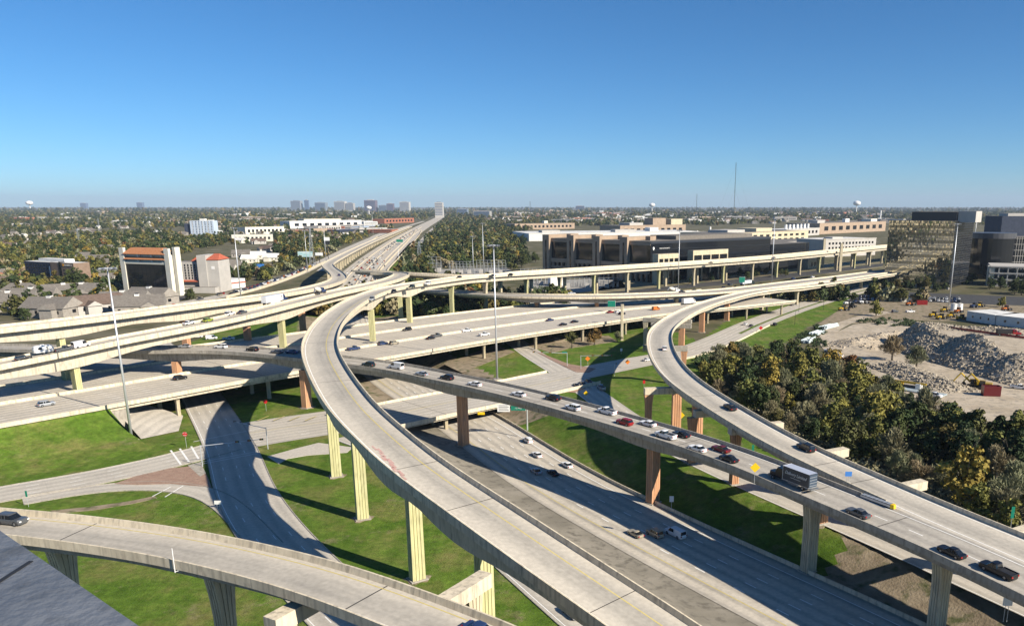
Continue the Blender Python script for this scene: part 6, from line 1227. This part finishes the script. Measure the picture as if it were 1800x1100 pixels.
# ------------------------------------------------------------------ demolition site
RUB = noisy('broken concrete', (.30, .255, .19), (.48, .42, .33), .35, .95, 8, .8, 2.5, c3=(.18, .155, .12), scale3=.8)
def mound(name, label, pa, pb, wid, hgt, seed, mat, n=1500, rock=.9):
    A, B = P(*pa, 0), P(*pb, 0); d = (B-A); L = d.length; d.normalize(); nn = Vector((-d.y, d.x, 0)); nu, nv = 60, 26; V = []
    for i in range(nu+1):
        for j in range(nv+1):
            u = i/nu; v = j/nv*2-1; p = A+d*(L*u)+nn*(wid*v); e_ = min(1, u*6, (1-u)*6); k = max(0, 1-abs(v))**.9*sstep(0, 1, e_)
            z = hgt*k*(.75+.5*mnoise.noise((p.x*.04, p.y*.04, seed)))+.9*k*mnoise.noise((p.x*.3, p.y*.3, seed))
            V.append((p.x, p.y, max(-.2, z)))
    me = bpy.data.meshes.new(name); me.from_pydata(V, [], [(i*(nv+1)+j, (i+1)*(nv+1)+j, (i+1)*(nv+1)+j+1, i*(nv+1)+j+1) for i in range(nu) for j in range(nv)]); me.materials.append(mat); o = bpy.data.objects.new(name, me); COL.objects.link(o); tag(o, label, 'rubble')
    g = random.Random(seed); mb = MB()
    for _ in range(n):
        i = g.randrange(nu); j = g.randrange(nv); p = Vector(V[i*(nv+1)+j]).lerp(Vector(V[(i+1)*(nv+1)+j+1]), g.random()); s = rock*(.25+g.random()**3*1.5); a = g.uniform(0, 3.14); c, sn = math.cos(a), math.sin(a)
        if p.z < .05 and g.random() < .6: continue
        q = [(-s, -s*.6), (s*g.uniform(.6, 1), -s*.7), (s, s*.6), (-s*.7, s*g.uniform(.5, .9))]; tl = g.uniform(-.4, .4)*s
        lo = [(p.x+x*c-y*sn, p.y+x*sn+y*c, p.z-s*.4) for x, y in q]; hi = [(p.x+x*.8*c-y*.8*sn, p.y+x*.8*sn+y*.8*c, p.z+s*g.uniform(.3, .7)+tl*(x/s)) for x, y in q]; mb.loft([lo, hi], mat)
    r_ = mb.build('rubble_chunks', None); r_.parent = o; tag(r_, kind='stuff')
mound('rubble_heap', 'long grey heap of broken concrete in the demolition site', (1572,600), (1850,678), 18, 15, 3, RUB, 7000, .62)
mound('rubble_ridge', 'low ridge of pale rubble behind the big heap', (1600,572), (1830,588), 9, 3, 4, RUB, 1500, .6)
mound('gravel_bank', 'pale gravel bank along the bend of the haul road', (1480,612), (1600,590), 16, 5, 5, SITE, 600, .6)
mound('rubble_pile', 'jumbled rubble with slabs beside the haul road', (1550,640), (1690,690), 10, 4, 6, RUB, 2200, .6)
mound('dirt_pile', 'small dirt pile beside the far columns', (965,600), (995,597), 6, 3, 8, DIRT, 40, .4)
PIPE = noisy('pale steel pipe', (.45, .52, .52), (.62, .68, .68), .5, .4)
pr_ = random.Random(4)
for (x, y, n, L, rz, lab) in ((1420,600,13,14,1.05,'stack of pale poles nearest the haul road bend'),(1436,587,12,14,.95,'middle stack of pale poles'),(1456,576,14,18,.85,'farthest stack of long white poles')):
    A = P(x, y, 0); t = thing('pole_stack', A, lab, 'pole stack', 'stacks of pale poles', rz)
    for k in range(n): 
        yy = (k % 6-2.5)*.95+pr_.uniform(-.1, .1); zz = .45+(k//6)*.8
        part(t, 'pole', lambda m: m.tube((-L/2+pr_.uniform(-1, 1), yy, zz), (L/2+pr_.uniform(-1, 1), yy+pr_.uniform(-.4, .4), zz), .40, .34, PIPE, 8))
A = P(1605,688,0); t = thing('pole_stack', A, 'long pale poles lying beside the yellow boom', 'pole stack', 'stacks of pale poles', -.78)
for k in range(5): part(t, 'pole', lambda m: m.tube((-14, (k-2)*1.1, .5), (13, (k-2)*1.0, .5), .4, .34, PIPE, 8))
def excavator(x, y, rz, label, s=1.3):
    A = P(x, y, .05); t = thing('excavator', A, label, 'excavator', None, rz); t.scale = (s,)*3
    for s_ in (-1, 1): part(t, 'track', lambda m: m.loft([[(u, s_*1.2+w_, v) for u, v in ((-2, .25), (-1.6, 0), (1.6, 0), (2, .25), (2, .7), (1.6, .95), (-1.6, .95), (-2, .7))] for w_ in (-.3, .3)], TRIM))
    boxp(t, 'house', -2.2, .4, -1.3, 1.3, 1.1, 2.3, PAINT['yellow']); boxp(t, 'cab', -.2, 1.5, .1, 1.3, 1.1, 3.0, CARGL, PAINT['yellow'])
    part(t, 'boom', lambda m: [m.tube((1, -.4, 1.6), (4.2, -.4, 4.6), .35, .28, PAINT['yellow'], 6)]); part(t, 'stick', lambda m: m.tube((4.2, -.4, 4.7), (6.4, -.4, 1.8), .26, .2, PAINT['yellow'], 6)); part(t, 'bucket', lambda m: m.loft([[(6.2, -1, 1.9), (6.8, -1, 1.5), (6.3, -1, .6), (5.4, -1, .9)], [(6.2, .2, 1.9), (6.8, .2, 1.5), (6.3, .2, .6), (5.4, .2, .9)]], TRIM))
excavator(1712,681,2.9,'yellow excavator on the pale ground of the demolition site'); excavator(1730,684,2.6,'second yellow excavator beside the dark container')
def loader(x, y, rz, col, label, s=1.35):
    A = P(x, y, .05); t = thing('loader', A, label, 'loader', 'parked construction machines', rz); t.scale = (s,)*3
    boxp(t, 'engine', -2.6, -.4, -.9, .9, .8, 1.9, PAINT[col]); boxp(t, 'cab', -.5, .9, -.8, .8, 1.0, 3.0, CARGL, PAINT[col]); boxp(t, 'front_frame', .9, 2.2, -.7, .7, .7, 1.5, PAINT[col]); part(t, 'bucket', lambda m: m.loft([[(2.6, -1.3, .2), (3.6, -1.3, .2), (3.2, -1.3, 1.3), (2.6, -1.3, 1.2)], [(2.6, 1.3, .2), (3.6, 1.3, .2), (3.2, 1.3, 1.3), (2.6, 1.3, 1.2)]], TRIM)); truck_wheels(t, [(-1.7, -1), (-1.7, 1), (1.5, -1), (1.5, 1)], .7, .5)
for i, (x, y, rz, c, lab) in enumerate(((1641,557,.4,'yellow','yellow loader at the left of the machine row'),(1654,561,.3,'yellow','yellow loader second in the machine row'),(1672,558,.5,'yellow','yellow loader third in the machine row'),(1690,562,.2,'yellow','yellow loader beside the site trailer'),(1660,548,.6,'yellow','yellow loader behind the machine row'),(1684,550,.6,'orange','orange loader behind the machine row'),(1482,546,.2,'yellow','yellow loader at the far left of the upper yard'),(1600,537,.3,'orange','orange loader before the parked cars'),(1768,546,.4,'orange','orange machine behind the site trailers'),(1722,540,.5,'yellow','yellow loader left of the white tanks'),(1712,541,.5,'blue','blue machine beside the yellow loader'),(1490,536,.4,'white','white machine in the equipment cluster'),(1505,533,.7,'blue','dark machine in the equipment cluster'),(1518,534,.1,'white','white machine at the right of the equipment cluster'),(1498,541,.9,'black','black machine in front of the equipment cluster'))): loader(x, y, rz, c, lab)
A = P(1590,682,.05); t = thing('crane_truck', A, 'yellow boom crane truck parked along the haul road', 'crane', None, -.8); boxp(t, 'chassis', -6, 5, -1.3, 1.3, .8, 1.5, TRIM); boxp(t, 'cab', 5, 7, -1.25, 1.25, .8, 2.8, PAINT['white']); part(t, 'boom', lambda m: m.loft([[(-7, -.5, 2.0), (-7, .5, 2.0), (-7, .5, 3.0), (-7, -.5, 3.0)], [(9, -.35, 2.6), (9, .35, 2.6), (9, .35, 3.3), (9, -.35, 3.3)]], PAINT['yellow'])); boxp(t, 'turret', -4, -1, -1.2, 1.2, 1.5, 2.6, PAINT['yellow']); truck_wheels(t, [(x_, s_*1.1) for x_ in (-4.5, -3, 2.5, 4.5) for s_ in (-1, 1)], .6, .4)
A = P(1741,695,.05); t = thing('skip_container', A, 'open dark red skip standing alone on the site', 'container', None, -.1); boxp(t, 'side', -3.2, 3.2, -1.6, -1.45, .1, 4.2, PAINT['darkred']); boxp(t, 'side', -3.2, 3.2, 1.45, 1.6, .1, 4.2, PAINT['darkred']); boxp(t, 'end', -3.35, -3.21, -1.6, 1.6, .1, 4.2, PAINT['darkred']); boxp(t, 'end', 3.21, 3.35, -1.6, 1.6, .1, 4.2, PAINT['darkred']); boxp(t, 'floor', -3.2, 3.2, -1.44, 1.44, .1, .4, TRIM)
A = P(1771,590,.05); t = thing('dump_truck', A, 'dump truck with a black bed and red cab beyond the heap', 'truck', None, -.12); t.scale = (1.25,)*3; part(t, 'bed', lambda m: m.loft([ring_xy(-5, 1.2, 1.1, 1.1, .1), ring_xy(-5.3, 1.5, 1.35, 3.1, .1)], TRIM)); cab(t, 1.8, 'red'); truck_wheels(t, [(x_, s_*1.05) for x_ in (-4, -2.8, 4.6) for s_ in (-1, 1)])
for i, (x, y, lab) in enumerate(((1676,546,'white round tank at the left behind the machines'),(1686,546,'white round tank at the right behind the machines'))):
    A = P(x, y, 0); t = thing('site_tank', A, lab, 'tank', 'round site tanks'); part(t, 'shell', lambda m: m.loft([[(2.2*math.cos(a), 2.2*math.sin(a), z) for a in [2*math.pi*k/14 for k in range(14)]] for z in (0, 5.2)], WHITEP)); part(t, 'lid', lambda m: m.loft([[(s_*math.cos(a), s_*math.sin(a), z) for a in [2*math.pi*k/14 for k in range(14)]] for s_, z in ((2.25, 5.2), (.4, 5.8))], LGREY))
for i, (x0, x1, y, m_, lab) in enumerate(((1562,1582,531,PAINT['green'],'dark green storage container in the yard'),(1583,1602,531,PAINT['cream'],'cream storage container in the yard'),(1612,1630,536,PAINT['red'],'red storage container in the yard'),(1548,1560,530,PAINT['silver'],'grey storage container in the yard'))):
    r, W, h = bld('storage_container', lab, (x0, y), (x1, y), h=3.4, cat='container', group='storage containers in the yard'); boxp(r, 'box', 0, W, 0, 3, .15, h, m_); part(r, 'rib', lambda m: [m.box(W*k/12, W*k/12+.12, -.08, -.005, .3, h-.2, m_) for k in range(13)])
r, W, h = bld('site_fence', 'low red mesh fence along the edge of the machine yard', (1622,572), (1800,596), h=1.6, cat='fence'); part(r, 'mesh', lambda m: m.box(0, W, 0, .05, .2, h, plain('red mesh', (.30, .07, .05), .8))); part(r, 'rail', lambda m: m.box(0, W, -.03, .08, h, h+.08, DARKST))
for k in range(14): boxp(r, 'post', W*k/13-.05, W*k/13+.05, -.1, -.005, -.3, h+.1, DARKST)
# ------------------------------------------------------------------ the roof the picture is taken from
a, b = P(0, 932, H-1.2), P(245, 1100, H-1.2); d = (b-a).normalized(); n_ = Vector((d.y, -d.x, 0)); n_ = n_ if n_.y < 0 else -n_
t = thing('viewpoint_building', (0, 0, 0), 'grey metal roof ledge of the viewpoint building at the lower left', 'building')
def quadp(o0, o1, l0, l1): return [a+d*l0+n_*o0, a+d*l1+n_*o0, a+d*l1+n_*o1, a+d*l0+n_*o1]
LEDGE = noisy('weathered grey coping', (.10, .115, .14), (.15, .165, .19), 2.6, .55, 8, .15, 20, c3=(.085, .095, .11), scale3=7, spec=.4)
_lb = LEDGE.node_tree.nodes['Principled BSDF']; _lb.inputs['Roughness'].default_value = .6
def pz(m, q, z0, z1, mat):
    q = [(p.x, p.y) for p in q]
    if sum(q[i][0]*q[(i+1) % 4][1]-q[(i+1) % 4][0]*q[i][1] for i in range(4)) < 0: q = q[::-1]
    m.prism(q, z0, z1, mat)
part(t, 'coping', lambda m: pz(m, quadp(0, .75, -26, 14), H-1.45, H-1.2, LEDGE)); part(t, 'wall', lambda m: pz(m, quadp(.12, 30, -25, 13.5), 0, H-1.5, LGREY))
boxp(t, 'coping_joint', -1.94, -1.925, 1.6, 2.56, H-1.2, H-1.197, TRIM)
# ------------------------------------------------------------------ air
hz = MB(); hz.box(-26000, 26000, -400, 43000, -12, 520, None); hz.mats = []
hm = bpy.data.materials.new('pale haze'); hm.use_nodes = True; hn = hm.node_tree; hn.nodes.remove(hn.nodes['Principled BSDF'])
pv = hn.nodes.new('ShaderNodeVolumePrincipled'); pv.inputs['Color'].default_value = (.62, .76, .95, 1); pv.inputs['Density'].default_value = 3.0e-5; pv.inputs['Anisotropy'].default_value = .0
hn.links.new(pv.outputs[0], hn.nodes['Material Output'].inputs['Volume']); hz.mats = [hm]
ho = hz.build('haze'); tag(ho, 'thin pale haze lying over the whole plain', kind='stuff')
